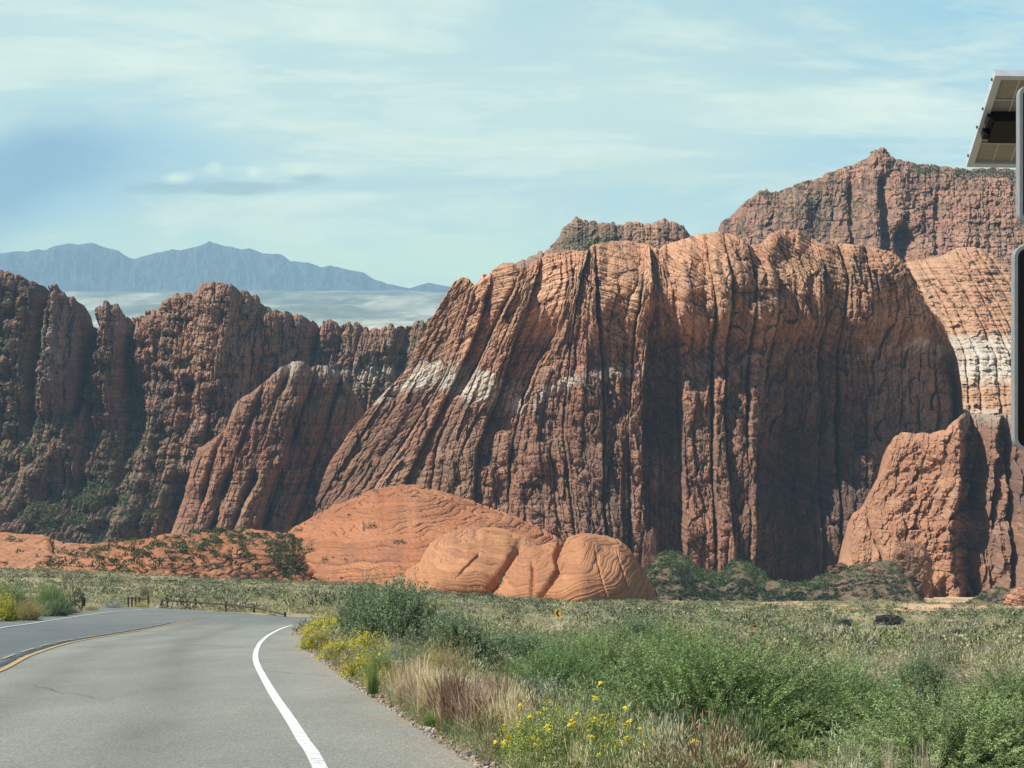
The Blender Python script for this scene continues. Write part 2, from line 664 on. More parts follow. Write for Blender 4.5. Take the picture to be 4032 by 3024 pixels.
def resample(P, n):
    t = np.linspace(0, len(P) - 1, n)
    k = np.arange(len(P))
    # Catmull-Rom
    i = np.clip(np.floor(t).astype(int), 0, len(P) - 2)
    f = (t - i)[:, None]
    p0, p1, p2, p3 = P[np.clip(i - 1, 0, None)], P[i], P[i + 1], P[np.clip(i + 2, None, len(P) - 1)]
    return 0.5 * (2 * p1 + (p2 - p0) * f + (2 * p0 - 5 * p1 + 4 * p2 - p3) * f ** 2 + (3 * p1 - 3 * p2 + p3 - p0) * f ** 3)


def in_poly(x, y, P):
    r = np.zeros(x.shape, bool)
    n = len(P)
    for i in range(n):
        x1, y1 = P[i]
        x2, y2 = P[(i + 1) % n]
        if y1 == y2:
            continue
        c = ((y1 > y) != (y2 > y)) & (x < (x2 - x1) * (y - y1) / (y2 - y1) + x1)
        r ^= c
    return r


Ls, Rs = resample(LEFT, 260), resample(RIGHT, 260)
ROADP = np.concatenate([Ls, Rs[::-1]])


def on_road(X, Y, grow=0.0):
    P = ROADP
    if grow:
        Pl = Ls + (Ls - Rs) / np.linalg.norm(Ls - Rs, axis=1)[:, None] * grow
        Pr = Rs - (Ls - Rs) / np.linalg.norm(Ls - Rs, axis=1)[:, None] * grow
        P = np.concatenate([Pl, Pr[::-1]])
    return in_poly(np.asarray(X, float), np.asarray(Y, float), P)


def build_ground():
    ys = np.concatenate([np.linspace(-40, 8, 20), np.geomspace(8.6, 1600, 620), np.geomspace(1640, 33000, 250)])
    us = np.concatenate([-np.geomspace(3.0, 0.3, 24), np.linspace(-0.285, 0.285, 460), np.geomspace(0.3, 3.0, 24)])
    Yg, Ug = np.meshgrid(ys, us, indexing='ij')
    Xg = Ug * np.maximum(Yg, 8.0)
    Z = G(Xg, Yg)
    inr = on_road(Xg, Yg)
    near = on_road(Xg, Yg, 0.25)
    Z = np.where(inr, Z - 0.10, np.where(near, Z - 0.03, Z))
    soil = np.array([0.33, 0.25, 0.17])
    n1 = fbm(Xg / 16, Yg / 16, 31, 4)
    n2 = fbm(Xg / 60, Yg / 60, 32, 3)
    straw = np.array([0.42, 0.36, 0.22])
    C = lerp3(soil, straw, smooth(60, 220, Yg) * (0.75 + 0.25 * n1))
    C = lerp3(C, [0.24, 0.26, 0.17], smooth(0.0, 0.5, n2) * smooth(100, 250, Yg) * 0.7)
    pxl = CX + F * Ug
    sandr = smooth(2560, 2760, pxl) * smooth(350, 400, Yg + 25 * n2)
    C = lerp3(C, [0.62, 0.42, 0.25], sandr * smooth(-0.1, 0.25, n1 + 0.25))
    red = smooth(500, 640, Yg) * (1 - smooth(2300, 2600, pxl))
    C = lerp3(C, [0.42, 0.20, 0.10], red * 0.8)
    fm = smooth(2500, 4000, Yg)
    pl = lerp3([0.25, 0.30, 0.24], [0.62, 0.62, 0.48], smooth(-0.25, 0.35, fbm(Xg / 380, Yg / 2400, 41, 5)))
    pl = pl * (1 + 0.35 * fbm(Xg / 70, Yg / 450, 42, 4) + 0.2 * fbm(Xg / 30, Yg / 160, 43, 2))[..., None]
    C = lerp3(C, pl, fm)
    o = grid_obj('ground', np.stack([Xg, Yg, Z], -1), C, M_GROUND, True)
    o['kind'] = 'structure'
    o['label'] = 'dry valley floor of pale grass and sandy soil'
    return o


build_ground()


def build_road():
    n, m = 260, 70
    t = np.linspace(0, 1, m)[None, :, None]
    P = Ls[:, None] * (1 - t) + Rs[:, None] * t
    X, Y = P[..., 0], P[..., 1]
    Z = G(X, Y, False) + 0.0
    # ragged pavement edge
    C = np.zeros(X.shape + (3,))
    cl = ip([(y, x) for x, y in CENTER_XY], Y)
    side = smooth(-0.15, 0.15, X - cl)
    far = smooth(70, 100, Y)
    side = side * (1 - far) + 0.35 * far
    tt = np.broadcast_to(t[..., 0], X.shape)
    base = lerp3([0.150, 0.172, 0.170], [0.275, 0.290, 0.245], side)
    fog = ip([(y, x) for x, y in RFOG_XY], Y)
    sh = smooth(0.1, 0.5, X - fog) * (1 - far)
    base = lerp3(base, [0.30, 0.295, 0.245], sh * 0.7)
    # worn wheel paths
    wp = np.exp(-((X - cl - 1.0) / 0.35) ** 2) + np.exp(-((X - cl - 2.7) / 0.35) ** 2)
    base = base * (1 - 0.17 * wp * (1 - far) + 0.14 * fbm(X / 1.2, Y / 9.0, 3, 4))[..., None]
    base = lerp3(base, [0.36, 0.29, 0.2], smooth(0.05, 0.0, 1 - tt) * smooth(-0.3, 0.3, fbm(X * 2, Y * 2, 9, 3)) * 0.6)
    o = grid_obj('road', np.stack([X, Y, Z], -1), base, M_ROAD)
    # skirt so the slab has an edge
    o['kind'] = 'structure'
    o['label'] = 'two lane asphalt road curving right downhill'
    return o


def pix_to_plan(pts):
    out = []
    for x, r in pts:
        Y = 10200.0 / (r - 2336.0)
        out.append((PX(x, Y), Y))
    return out


CENTER_PX = [(0, 2642), (123, 2580), (278, 2531), (432, 2503), (556, 2482), (667, 2460), (728, 2446), (803, 2432)]
CENTER_XY = [(-3.2, -10), (-4.4, 5), (-5.5, 16), (-6.5, 24)] + pix_to_plan(CENTER_PX) + [(-14.9, 109.5), (-14.2, 113.5)]
RF_PX = [(1259, 3024), (1192, 2914), (1142, 2833), (1080, 2741), (1037, 2667), (1012, 2617), (1006, 2586), (1012, 2556), (1031, 2525), (1068, 2496), (1130, 2468)]
RFOG_XY = [(1.4, -10), (-0.1, 5)] + pix_to_plan(RF_PX) + [(-7.9, 82.5), (-6.4, 86), (-4, 89), (6, 92), (18, 95)]
LF_PX = [(0, 2475), (120, 2457), (250, 2436), (370, 2418), (450, 2408), (550, 2402)]
LFOG_XY = [(-6.8, -10), (-8.3, 8), (-10.4, 28), (-13.2, 50)] + pix_to_plan(LF_PX) + [(-27.5, 160), (-23, 150), (-16.5, 131), (-9.5, 107)]


def _mono(P):
    P = sorted(P, key=lambda p: p[1])
    return P


_cs = CENTER_XY
CENTER_LINE = np.array(CENTER_XY, float)
CENTER_XY = CENTER_XY[:-2]
RFOG_LINE = np.array(RFOG_XY, float)
RFOG_XY = RFOG_XY[:-5]
build_road()


def stripe(name, line, width, off, mat, lift, n=300, label=None, dashes=None, wob=0.0, t0=0.0, t1=1.0):
    P = resample(np.asarray(line, float), n)
    P = P[int(t0 * n):int(t1 * n)]
    n = len(P)
    T = np.gradient(P, axis=0)
    T /= np.linalg.norm(T, axis=1)[:, None]
    N = np.stack([T[:, 1], -T[:, 0]], 1)     # to the right of travel
    s = np.arange(n)
    w = wob * vn(s * 0.23, s * 0, 3)
    A = P + N * (off - width / 2 + w)[:, None] if wob else P + N * (off - width / 2)
    B = P + N * (off + width / 2 + w)[:, None] if wob else P + N * (off + width / 2)
    XY = np.stack([A, P + N * off if not wob else (A + B) / 2, B], 1)
    Z = G(XY[..., 0], XY[..., 1], False) + lift
    V = np.concatenate([XY, Z[..., None]], -1)
    f = grid_faces(n, 3)
    if dashes:
        L = np.concatenate([[0], np.cumsum(np.linalg.norm(np.diff(P, axis=0), axis=1))])
        keep = (L[:-1] % (dashes[0] + dashes[1])) < dashes[0]
        f = f.reshape(n - 1, 2, 4)[keep].reshape(-1, 4)
    o = obj(name, mesh_from(name, V, f[:, ::-1], mat))
    o['kind'] = 'structure'
    if label:
        o['label'] = label
    return o


stripe('road_marking', RFOG_LINE, 0.105, 0, M_WHITE, 0.008, 500, 'solid white edge line on the right of the road')
stripe('road_marking', LFOG_XY, 0.11, 0, M_WHITE, 0.02, 500, 'solid white edge line on the left of the road')
stripe('road_marking', CENTER_LINE, 0.10, 0, M_YELLOW, 0.012, 500, 'solid yellow centre line')
stripe('road_marking', CENTER_LINE, 0.09, -0.34, M_FADED, 0.014, 700, 'broken faded yellow centre line', dashes=(3.2, 1.3))
stripe('tar_seam', CENTER_LINE, 0.12, -0.19, M_TAR, 0.007, 500, 'dark tar seam between the yellow lines', wob=0.03, t0=0.1, t1=0.72)
for a, b, w in (((741, 2537), (1228, 2566), 0.035), ((480, 2522), (770, 2537), 0.03), ((0, 2553), (150, 2552), 0.04), ((200, 2449), (520, 2459), 0.1), ((1020, 2518), (1150, 2524), 0.05), ((1025, 2640), (1330, 2668), 0.02), ((330, 2600), (700, 2622), 0.018), ((120, 2700), (420, 2760), 0.015)):
    A = np.array(pix_to_plan([a, b]))
    q = np.linspace(0, 1, 60)[:, None]
    L = A[0] * (1 - q) + A[1] * q
    L[:, 1] += 0.25 * fbm(q[:, 0] * 8, 0, 7, 3)
    stripe('tar_crack', L, w * 0.8, 0, M_CRACK, 0.016, 60, 'thin tar filled crack across the road')


# ------------------------------------------------------------------ rock masses
def s_coord(x, row, guides):
    """coordinate that is constant along the traced fissures; value = column at mid height"""
    G_ = [np.interp(row, [p[1] for p in g], [p[0] for p in g]) for g in guides]
    S = [np.interp(1700.0, [p[1] for p in g], [p[0] for p in g]) for g in guides]
    s = x - G_[0] + S[0]
    for k in range(len(guides) - 1):
        t = (x - G_[k]) / np.maximum(G_[k + 1] - G_[k], 1.0)
        s = np.where(x >= G_[k], S[k] + t * (S[k + 1] - S[k]), s)
    s = np.where(x >= G_[-1], x - G_[-1] + S[-1], s)
    return s, S


def colmn(s, z, w, seed, amp, zl, bulge=0.5, off=0.6, pil=0.2, wig=0.3, q0=0.0):
    u = s / w + wig * fbm(s / (w * 3.0), z / (zl * 1.6), seed + 5, 3)
    c, t, wd = cells(u, seed)
    b = 1 - np.abs(2 * t - 1) ** 5
    cz, tz, _ = cells(z / zl + rnd(c, seed + 2) * 37 + q0 + 0.25 * vn(s / w * 1.3, z / zl * 2, seed + 8), seed + 3)
    o = rnd2(c, cz, seed + 4)
    p = 1 - np.abs(2 * tz - 1) ** 4
    return -amp * (bulge * b * (0.6 + 0.4 * p) + off * o + pil * p), c, t, cz, tz, b


def beds(q, seed, th):
    c, t, w = cells(q / th, seed, 0.4)
    return (1 - np.abs(2 * t - 1) ** 3) * w, c, t


def finish_relief(name, xs, rows, Yb, disp, C, mat, back=(2, 14, 60, 160), backdrop=(0.4, 5, 40, 140), label=None, deep=25.0):
    """rows[0] = base … rows[-1] = crest; X and Z from the base surface, relief pushed along Y"""
    X = PX(xs, Yb)
    Z = PZ(rows, Yb)
    Y = Yb + disp
    P = np.stack([X, Y, Z], -1)
    # buried foot and a real back side
    foot = P[:1].copy()
    foot[..., 2] -= deep
    caps = []
    for k, (b, d) in enumerate(zip(back, backdrop)):
        q = P[-1:].copy()
        q[..., 1] += b
        q[..., 2] -= d
        q[..., 1] += 0.3 * b * fbm(q[..., 0] / 20, q[..., 1] * 0 + k, 77, 3)
        caps.append(q)
    PP = np.concatenate([foot, P] + caps, 0)
    CC = np.concatenate([C[:1], C] + [C[-1:]] * len(back), 0)
    o = grid_obj(name, PP, CC, mat, False, False)
    o['kind'] = 'structure'
    if label:
        o['label'] = label
    return P


ORANGE = np.array([0.56, 0.275, 0.155])
TAN = np.array([0.60, 0.365, 0.215])
RED = np.array([0.39, 0.19, 0.125])
BROWN = np.array([0.31, 0.195, 0.135])
VARN = np.array([0.085, 0.066, 0.062])
WHITE = np.array([0.66, 0.62, 0.52])
SCR = np.array([0.10, 0.115, 0.06])


def mesh_normals(P):
    du = np.gradient(P, axis=1)
    dv = np.gradient(P, axis=0)
    n = np.cross(du, dv)
    return n / np.maximum(np.linalg.norm(n, axis=-1, keepdims=True), 1e-9)


# --- main cliff
MAIN_CREST = [(1110, 2180), (1180, 2010), (1280, 1850), (1380, 1700), (1480, 1580), (1560, 1500), (1620, 1430), (1660, 1330), (1700, 1255), (1750, 1170), (1790, 1110), (1818, 1092), (1845, 1095), (1866, 1122), (1880, 1118), (1905, 1080), (1925, 1085), (1945, 1060), (1980, 1036), (2020, 1036), (2045, 1052), (2065, 1052), (2085, 1040), (2150, 1005), (2240, 985), (2305, 990), (2335, 962), (2400, 950), (2470, 948), (2540, 962), (2590, 985), (2615, 965), (2680, 945), (2760, 922), (2830, 912), (2900, 930), (2960, 975), (3000, 955), (3030, 920), (3090, 902), (3140, 905), (3190, 935), (3230, 962), (3330, 962), (3420, 970), (3500, 990), (3560, 1040), (3600, 1110), (3640, 1180), (3690, 1240), (3740, 1310), (3780, 1400), (3800, 1520), (3812, 1700), (3830, 1900), (3850, 2200)]
MAIN_BASE = [(1110, 2200), (1300, 2130), (2000, 2140), (2600, 2180), (2700, 2220), (2980, 2290), (3400, 2290), (3850, 2230)]
MAIN_GUIDES = [
    [(1800, 1100), (1680, 1300), (1560, 1500), (1400, 1750), (1210, 2060)],
    [(1870, 1110), (1807, 1305), (1749, 1479), (1650, 1650), (1520, 1850), (1380, 2060)],
    [(1940, 1060), (1880, 1300), (1800, 1480), (1700, 1690), (1600, 1880), (1530, 2080)],
    [(2055, 1050), (2030, 1130), (1944, 1300), (1879, 1445), (1778, 1623), (1720, 1768), (1680, 2080)],
    [(2130, 1030), (2085, 1180), (2020, 1360), (1960, 1560), (1880, 1760), (1860, 2080)],
    [(2230, 985), (2240, 1120), (2180, 1330), (2120, 1430), (2062, 1560), (2010, 1800), (2000, 2080)],
    [(2320, 985), (2290, 1080), (2270, 1200), (2245, 1400), (2234, 1500), (2219, 1700), (2248, 1985), (2263, 2100)],
    [(2345, 970), (2345, 1211), (2371, 1406), (2378, 1623), (2371, 1913), (2380, 2100)],
    [(2540, 960), (2530, 1130), (2501, 1290), (2487, 1551), (2472, 1696), (2480, 2100)],
    [(2560, 965), (2572, 1130), (2555, 1300), (2530, 1500), (2530, 1700), (2535, 2140)],
    [(2600, 980), (2640, 1130), (2680, 1334), (2690, 1500), (2690, 1700), (2690, 2150)],
    [(2780, 920), (2805, 1100), (2818, 1300), (2812, 1600), (2803, 1843), (2808, 2195)],
    [(2850, 915), (2880, 1080), (2876, 1300), (2856, 1600), (2868, 1965), (2878, 2195)],
    [(2945, 975), (2970, 1100), (2968, 1300), (2948, 1600), (2943, 1843), (2934, 2195)],
    [(2985, 965), (3045, 1070), (3055, 1200), (3030, 1440), (2985, 1700), (2975, 1900), (2965, 2250)],
    [(3215, 950), (3245, 1042), (3252, 1296), (3238, 1693), (3240, 2250)],
    [(3300, 962), (3339, 1079), (3324, 1368), (3317, 1693), (3320, 2250)],
    [(3400, 965), (3433, 1151), (3440, 1440), (3440, 2250)],
    [(3520, 1000), (3592, 1115), (3657, 1296), (3664, 1500), (3668, 2250)],
    [(3570, 1040), (3680, 1240), (3765, 1350), (3795, 1500), (3812, 2250)],
]
# protrusion of the block right of each fissure (m, positive = set back), and depth/width of the fissure itself
MAIN_OFF = [6, -5, 5, -6, 7, 2, -2, 1, -2, 26, -4, -9, -3, -8, 0, 4, -1, 3, 9, 14]
MAIN_FIS = [(8, 10), (14, 10), (12, 12), (18, 12), (9, 8), (12, 9), (14, 9), (18, 8), (14, 9), (10, 8), (6, 8), (20, 9), (16, 9), (14, 7), (4, 8), (10, 8), (26, 14), (10, 8), (8, 8), (4, 6)]


def build_main():
    nx, nz = 1500, 700
    x1 = np.linspace(1110, 3850, nx)
    cr = ip(MAIN_CREST, x1) + (3.0 + 16 * smooth(3480, 3600, x1)) * fbm(x1 / 18, 0, 3, 4)
    bs = ip(MAIN_BASE, x1)
    v = np.linspace(0, 1, nz)[:, None]
    cr = np.minimum(cr, bs - 5)
    x = np.broadcast_to(x1, (nz, nx))
    row = bs + (cr - bs) * v
    Y0 = ip([(1100, 1180), (1500, 1150), (1800, 1120), (2300, 1085), (2960, 1070), (3100, 1085), (3430, 1078), (3600, 1098), (3850, 1150)], x1)
    m = 1100 / F     # metres per source pixel
    z = (HY - row) * m
    s, S = s_coord(x + 4.5 * fbm(x / 60, row / 45, 33, 4) + 3 * fbm(x / 12, row / 10, 34, 2), row, MAIN_GUIDES)
    sm = s * m
    # base slope and rounded tops
    lean = 14 * v + ip([(1100, 60), (1800, 48), (2050, 22), (2300, 8), (3850, 0)], x1) * v
    topw = ip([(1100, 40), (1800, 60), (1900, 60), (2200, 190), (2400, 240), (2700, 290), (2950, 230), (3050, 220), (3400, 190), (3500, 150), (3600, 90), (3850, 60)], x1)
    blk = np.zeros_like(x)
    for sk in S:
        blk += s > sk
    fac = 0.55 + 0.75 * rnd(blk.astype(np.int64), 404) + 0.3 * vn(x / 60, row / 200, 405)
    topw = topw * np.clip(fac, 0.4, 1.5)
    q = np.clip(1 - (row - cr) / topw, 0, 1)
    rr = topw * m * ip([(1100, 0.5), (2000, 0.7), (2300, 1.5), (3400, 1.6), (3600, 1.1), (3850, 0.8)], x1)
    roll = rr * (1 - np.sqrt(np.maximum(1 - (q * 0.985) ** 2.2, 0)))
    Yb = Y0 + lean + roll
    # traced blocks
    off = np.zeros_like(x)
    fis = np.zeros_like(x)
    body = 1 - 0.8 * q
    for k, sk in enumerate(S):
        o = MAIN_OFF[k]
        prev = MAIN_OFF[k - 1] if k else 0
        hz = 1 + 0.35 * vn(z / 30 + k * 7, z * 0, 21)
        if k in (9, 10):
            hz = hz * smooth(1120, 1400, row + 60 * fbm(x / 30, row / 60, 406, 2))
        off += (o - prev) * smooth(sk - 2, sk + 4, s) * hz
        d, w = MAIN_FIS[k]
        w = w * 0.6
        e = np.exp(-np.abs((s - sk) / (w * (0.75 + 0.5 * vn(z / 14 + k * 9, 0 * z, 22)))) ** 1.6)
        fis += d * e * (0.55 + 0.45 * vn(z / 22 + k * 3, 0 * z, 23)) * (1 - 0.55 * q)
    # deep shaded alcoves
    alc = 22 * smooth(2528, 2545, s) * (1 - smooth(2655, 2700, s)) * smooth(1180, 1450, row)
    alc = alc * 0.0 + 0
    rec = 22 * smooth(2972, 2985, s) * (1 - 0.8 * smooth(3120, 3380, s)) * smooth(1640 + 60 * vn(s / 40, s * 0, 408), 1860, row)
    rec2 = 5 * smooth(3436, 3446, s) * smooth(1120, 1200, row)
    d1, c1, t1, cz1, tz1, b1 = colmn(sm, z, 8.0, 101, 3.6, 26, 0.6, 1.1, 0.3, 0.6)
    d2, c2, t2, cz2, tz2, b2 = colmn(sm, z, 3.6, 102, 1.9, 9, 0.6, 1.0, 0.5, 0.6)
    d3, c3, t3, cz3, tz3, b3 = colmn(sm, z, 1.6, 103, 0.7, 3.2, 0.5, 0.8, 0.5, 0.6)
    f1, e1 = facets(sm, z, 7.0, 20.0, 811, 3.8, 0.42)
    f2, e2 = facets(sm + 0.1 * z, z, 2.3, 7.0, 812, 1.2, 0.5)
    f3, e3 = facets(sm, z - 0.3 * sm, 1.4, 2.2, 813, 0.5, 0.4)
    f2 += 0.9 * smooth(0.14, 0.0, e2)
    f1 += 0.9 * smooth(0.08, 0.0, e1)
    calm = smooth(3420, 3480, s) * smooth(1100, 1250, row)
    calm = np.maximum(calm, 0.75 * np.exp(-((x - 2140) / 85) ** 4 - ((row - 1270) / 170) ** 4))          # smooth dark wall on the right
    calm = np.maximum(calm, 0.35 * smooth(2975, 3000, s) * smooth(1650, 1800, row))
    rough = (1 - 0.40 * calm) * (1 - 0.35 * q)
    qb = z + 0.16 * sm * np.sin(sm / 55) + 2.6 * fbm(sm / 22, z / 30, 51, 3)
    l1, lc, lt = beds(qb, 61, 2.3)
    l2, _, lt2 = beds(qb + 0.6 * fbm(sm / 4, z / 4, 52, 2), 62, 0.85)
    noise = 3.2 * fbm(sm / 16, z / 20, 55, 5) + 0.9 * fbm(sm / 2.4, z / 2.4, 56, 3)
    disp = (off * body + fis * (1 - 0.5 * calm) + rec + rec2 + (1.15 * d1 + 0.75 * d2 + 0.45 * d3 + f1 + 0.8 * f2 + 0.6 * f3) * rough - (1.3 * l1 + 0.6 * l2) * (0.5 + 0.6 * q) * (0.55 + 0.45 * smooth(1700, 1300, row)) * (1 - 0.6 * calm) + noise * (1 - 0.5 * calm))
    # diagonal blobs: big arches and hanging slabs
    for (ax, ar, wx, wr, dd) in ((2110, 1080, 45, 90, 9), (2360, 1400, 40, 70, 5), (2890, 1300, 45, 90, 7), (3010, 1110, 40, 60, -6), (3140, 1180, 90, 130, -5), (3520, 1060, 60, 60, -6), (2600, 1240, 60, 50, 6), (3500, 1330, 80, 110, 2.5), (2480, 1880, 40, 60, 3)):
        disp += dd * np.exp(-(((x - ax) / wx) ** 2 + ((row - ar) / wr) ** 2) ** 2)
    for (ax, ar, rr_, dd) in ((1900, 1900, 60, -9), (1975, 1760, 45, -8), (2060, 1900, 40, -6), (1830, 1960, 40, -7), (2120, 1800, 45, -6), (2340, 1660, 35, -5), (2170, 1500, 40, -6), (2230, 1640, 30, -4), (2420, 1250, 50, 4), (2450, 1080, 60, -6), (2700, 1080, 70, -6), (2900, 1060, 60, -5)):
        disp += dd * np.sqrt(np.maximum(1 - ((x - ax) / rr_) ** 2 - ((row - ar) / (rr_ * 1.5)) ** 2, 0))
    # colour
    n1 = fbm(sm / 25, z / 25, 71, 4)
    n2 = fbm(sm / 5, z / 9, 72, 4)
    n3 = fbm(sm / 2.2, z / 45, 73, 4)
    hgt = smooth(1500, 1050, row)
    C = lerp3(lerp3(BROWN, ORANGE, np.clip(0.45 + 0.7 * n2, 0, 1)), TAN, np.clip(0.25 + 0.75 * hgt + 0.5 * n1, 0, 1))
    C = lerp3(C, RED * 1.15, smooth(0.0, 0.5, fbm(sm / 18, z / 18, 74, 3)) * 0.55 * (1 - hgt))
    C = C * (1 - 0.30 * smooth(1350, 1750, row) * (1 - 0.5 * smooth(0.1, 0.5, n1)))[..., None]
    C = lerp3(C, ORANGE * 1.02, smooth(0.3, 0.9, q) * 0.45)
    varn_shade = smooth(0.0, 0.45, n3 + 0.25 * n1 - 0.08) * (1 - smooth(0.3, 0.8, q))
    varn_shade = varn_shade * ip([(2000, 0.35), (2450, 0.6), (3000, 0.7), (3850, 0.5)], x1)
    varn_shade = np.maximum(varn_shade, 0.75 * smooth(2965, 2990, s) * (1 - smooth(3400, 3470, s)) * smooth(1500, 1800, row) * (0.7 + 0.5 * n2))  # right recess: dark varnish that also deepens its shade in the colour
    C = lerp3(C, VARN, varn_shade * 0.9)
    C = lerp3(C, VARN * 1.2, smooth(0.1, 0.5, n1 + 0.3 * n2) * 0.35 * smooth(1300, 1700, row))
    bandc = ip([(1500, 1540), (1620, 1500), (1800, 1490), (1950, 1530), (2100, 1590), (2250, 1500), (2450, 1450), (2700, 1430), (3650, 1360), (3850, 1380)], x1)
    bandw = ip([(1500, 45), (1800, 70), (2100, 65), (2250, 30), (2450, 26), (3600, 15), (3660, 30), (3850, 35)], x1)
    bk = ip([(1500, 1), (2100, 0.9), (2300, 0.45), (2480, 0.8), (2600, 0.2), (3600, 0.25), (3700, 0.9), (3850, 0.9)], x1)
    wb = smooth(1.1, 0.5, np.abs(row - bandc + 40 * n1 + 25 * n2) / bandw) * bk
    C = lerp3(C, VARN, 0.22 * smooth(0.09, 0.0, e1) + 0.2 * smooth(0.1, 0.0, e2))
    C = C * (0.85 + 0.3 * rnd(np.floor(f1 * 40).astype(np.int64) * 0 + blk.astype(np.int64), 31))[..., None]
    C = lerp3(C, WHITE, np.clip(wb * (0.62 + 1.0 * n2 + 0.5 * n3), 0, 0.8))
    C = C * (0.86 + 0.28 * rnd(lc, 9))[..., None]
    C = lerp3(C, VARN, 0.35 * smooth(0.12, 0.0, np.minimum(lt, 1 - lt)))
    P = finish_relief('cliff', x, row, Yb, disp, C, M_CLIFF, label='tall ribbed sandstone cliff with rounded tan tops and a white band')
    return P, x, row, q


main_rel = build_main()


# --- generic ribbed wall
def ribbed(name, crest, base, Y0, lean, xs, nx, nz, guides, seed, cw=(8, 3.2, 1.4), amp=(4, 2, 0.7), zl=(30, 9, 3.5), bedth=2.4, bedamp=1.0,
           palette=(BROWN, ORANGE, RED), tops=(0.4, 60, 0.8), jag=4.0, colfn=None, dispfn=None, label=None, mref=None, scrub_c=0.0, namp=1.0, fac=(6.0, 9.0, 3.0), csc=0.6):
    x1 = np.linspace(xs[0], xs[1], nx)
    Yr = Y0(x1) if callable(Y0) else ip(Y0, x1)
    m = (mref or float(np.mean(Yr))) / F
    cj, tj, wj = cells(x1 * m / cw[0] * 1.4, seed + 50)
    cr = ip(crest, x1) - jag * (1.3 * (1 - np.abs(2 * tj - 1) ** 3) - 0.6 + 2.0 * (rnd(cj, seed + 51) - 0.5)) + 0.6 * jag * fbm(x1 / 14, 0, seed, 3)
    bs = ip(base, x1)
    cr = np.minimum(cr, bs - 4)
    v = np.linspace(0, 1, nz)[:, None]
    x = np.broadcast_to(x1, (nz, nx))
    row = bs + (cr - bs) * v
    s, S = s_coord(x, row, guides)
    z = (HY - row) * m
    sm = s * m
    topw = tops[1]
    q = np.clip(1 - (row - cr) / topw, 0, 1)
    roll = topw * m * tops[2] * (1 - np.sqrt(np.maximum(1 - (q * 0.98) ** 2.2, 0)))
    Lx = ip(lean, x1) if not np.isscalar(lean) else lean
    Yb = Yr + Lx * v + roll
    d = 0
    parts = []
    for k in range(3):
        dd, c, t, cz, tz, b = colmn(sm, z, cw[k], seed + 10 * k, amp[k], zl[k], 0.7, 0.8, 0.4)
        d = d + dd
        parts.append((c, t, cz, tz, b))
    qb = z + 1.5 * fbm(sm / 18, z / 25, seed + 60, 3)
    l1, lc, lt = beds(qb, seed + 61, bedth)
    noise = namp * (2.4 * fbm(sm / 14, z / 16, seed + 62, 4) + 0.6 * fbm(sm / 2, z / 2, seed + 63, 3) + 1.0 * (namp > 1) * np.abs(fbm((sm + 0.6 * z) / 5, (z - 0.5 * sm) / 5, seed + 64, 3)) * 3)
    f1, e1 = facets(sm, z, fac[0], fac[1], seed + 81, fac[2], 0.45)
    f2, e2 = facets(sm + 0.2 * z, z, fac[0] * 0.4, fac[1] * 0.38, seed + 82, fac[2] * 0.4, 0.5)
    f1 = f1 + fac[2] * 0.4 * smooth(0.12, 0.0, e1)
    f2 = f2 + fac[2] * 0.22 * smooth(0.14, 0.0, e2)
    disp = (csc * d + f1 + f2) * (1 - 0.3 * q) - bedamp * l1 + noise
    if dispfn is not None:
        disp = disp + dispfn(x, row, s, z, q)
    n1 = fbm(sm / 25, z / 25, seed + 71, 4)
    n2 = fbm(sm / 5, z / 8, seed + 72, 4)
    n3 = fbm(sm / 2.2, z / 40, seed + 73, 4)
    C = lerp3(palette[0], palette[1], np.clip(0.5 + 0.9 * n2, 0, 1))
    C = lerp3(C, palette[2], smooth(-0.1, 0.5, n1))
    C = lerp3(C, VARN, smooth(0.05, 0.5, n3) * 0.6 * (1 - 0.7 * q))
    C = C * (0.82 + 0.36 * rnd(lc, seed + 9))[..., None]
    C = lerp3(C, VARN, 0.4 * smooth(0.14, 0.0, np.minimum(lt, 1 - lt)))
    C = lerp3(C, VARN, 0.4 * smooth(0.10, 0.0, e1) + 0.25 * smooth(0.1, 0.0, e2))
    if scrub_c:
        C = lerp3(C, SCR, scrub_c * smooth(0.05, 0.4, fbm(sm / 9, z / 7, seed + 75, 4)))
    if colfn is not None:
        C = colfn(C, x, row, s, z, q, n1, n2)
    P = finish_relief(name, x, row, Yb, disp, C, M_CLIFF, label=label)
    return P, x, row, q


# --- left ridge
LCREST = [(-500, 1120), (-250, 1080), (0, 1060), (80, 1077), (145, 1110), (180, 1138), (206, 1124), (231, 1131), (289, 1168), (311, 1182), (340, 1233), (356, 1285), (378, 1285), (383, 1211), (434, 1197), (470, 1200), (499, 1240), (514, 1269), (535, 1250), (571, 1247), (579, 1222), (629, 1222), (662, 1189), (694, 1155), (759, 1153), (817, 1124), (875, 1116), (926, 1124), (955, 1150), (1013, 1168), (1049, 1204), (1099, 1225), (1172, 1247), (1225, 1272), (1240, 1290), (1262, 1285), (1275, 1262), (1344, 1283), (1373, 1272), (1438, 1296), (1525, 1290), (1532, 1278), (1548, 1282), (1560, 1300), (1633, 1280), (1706, 1250), (1760, 1240), (1900, 1230)]


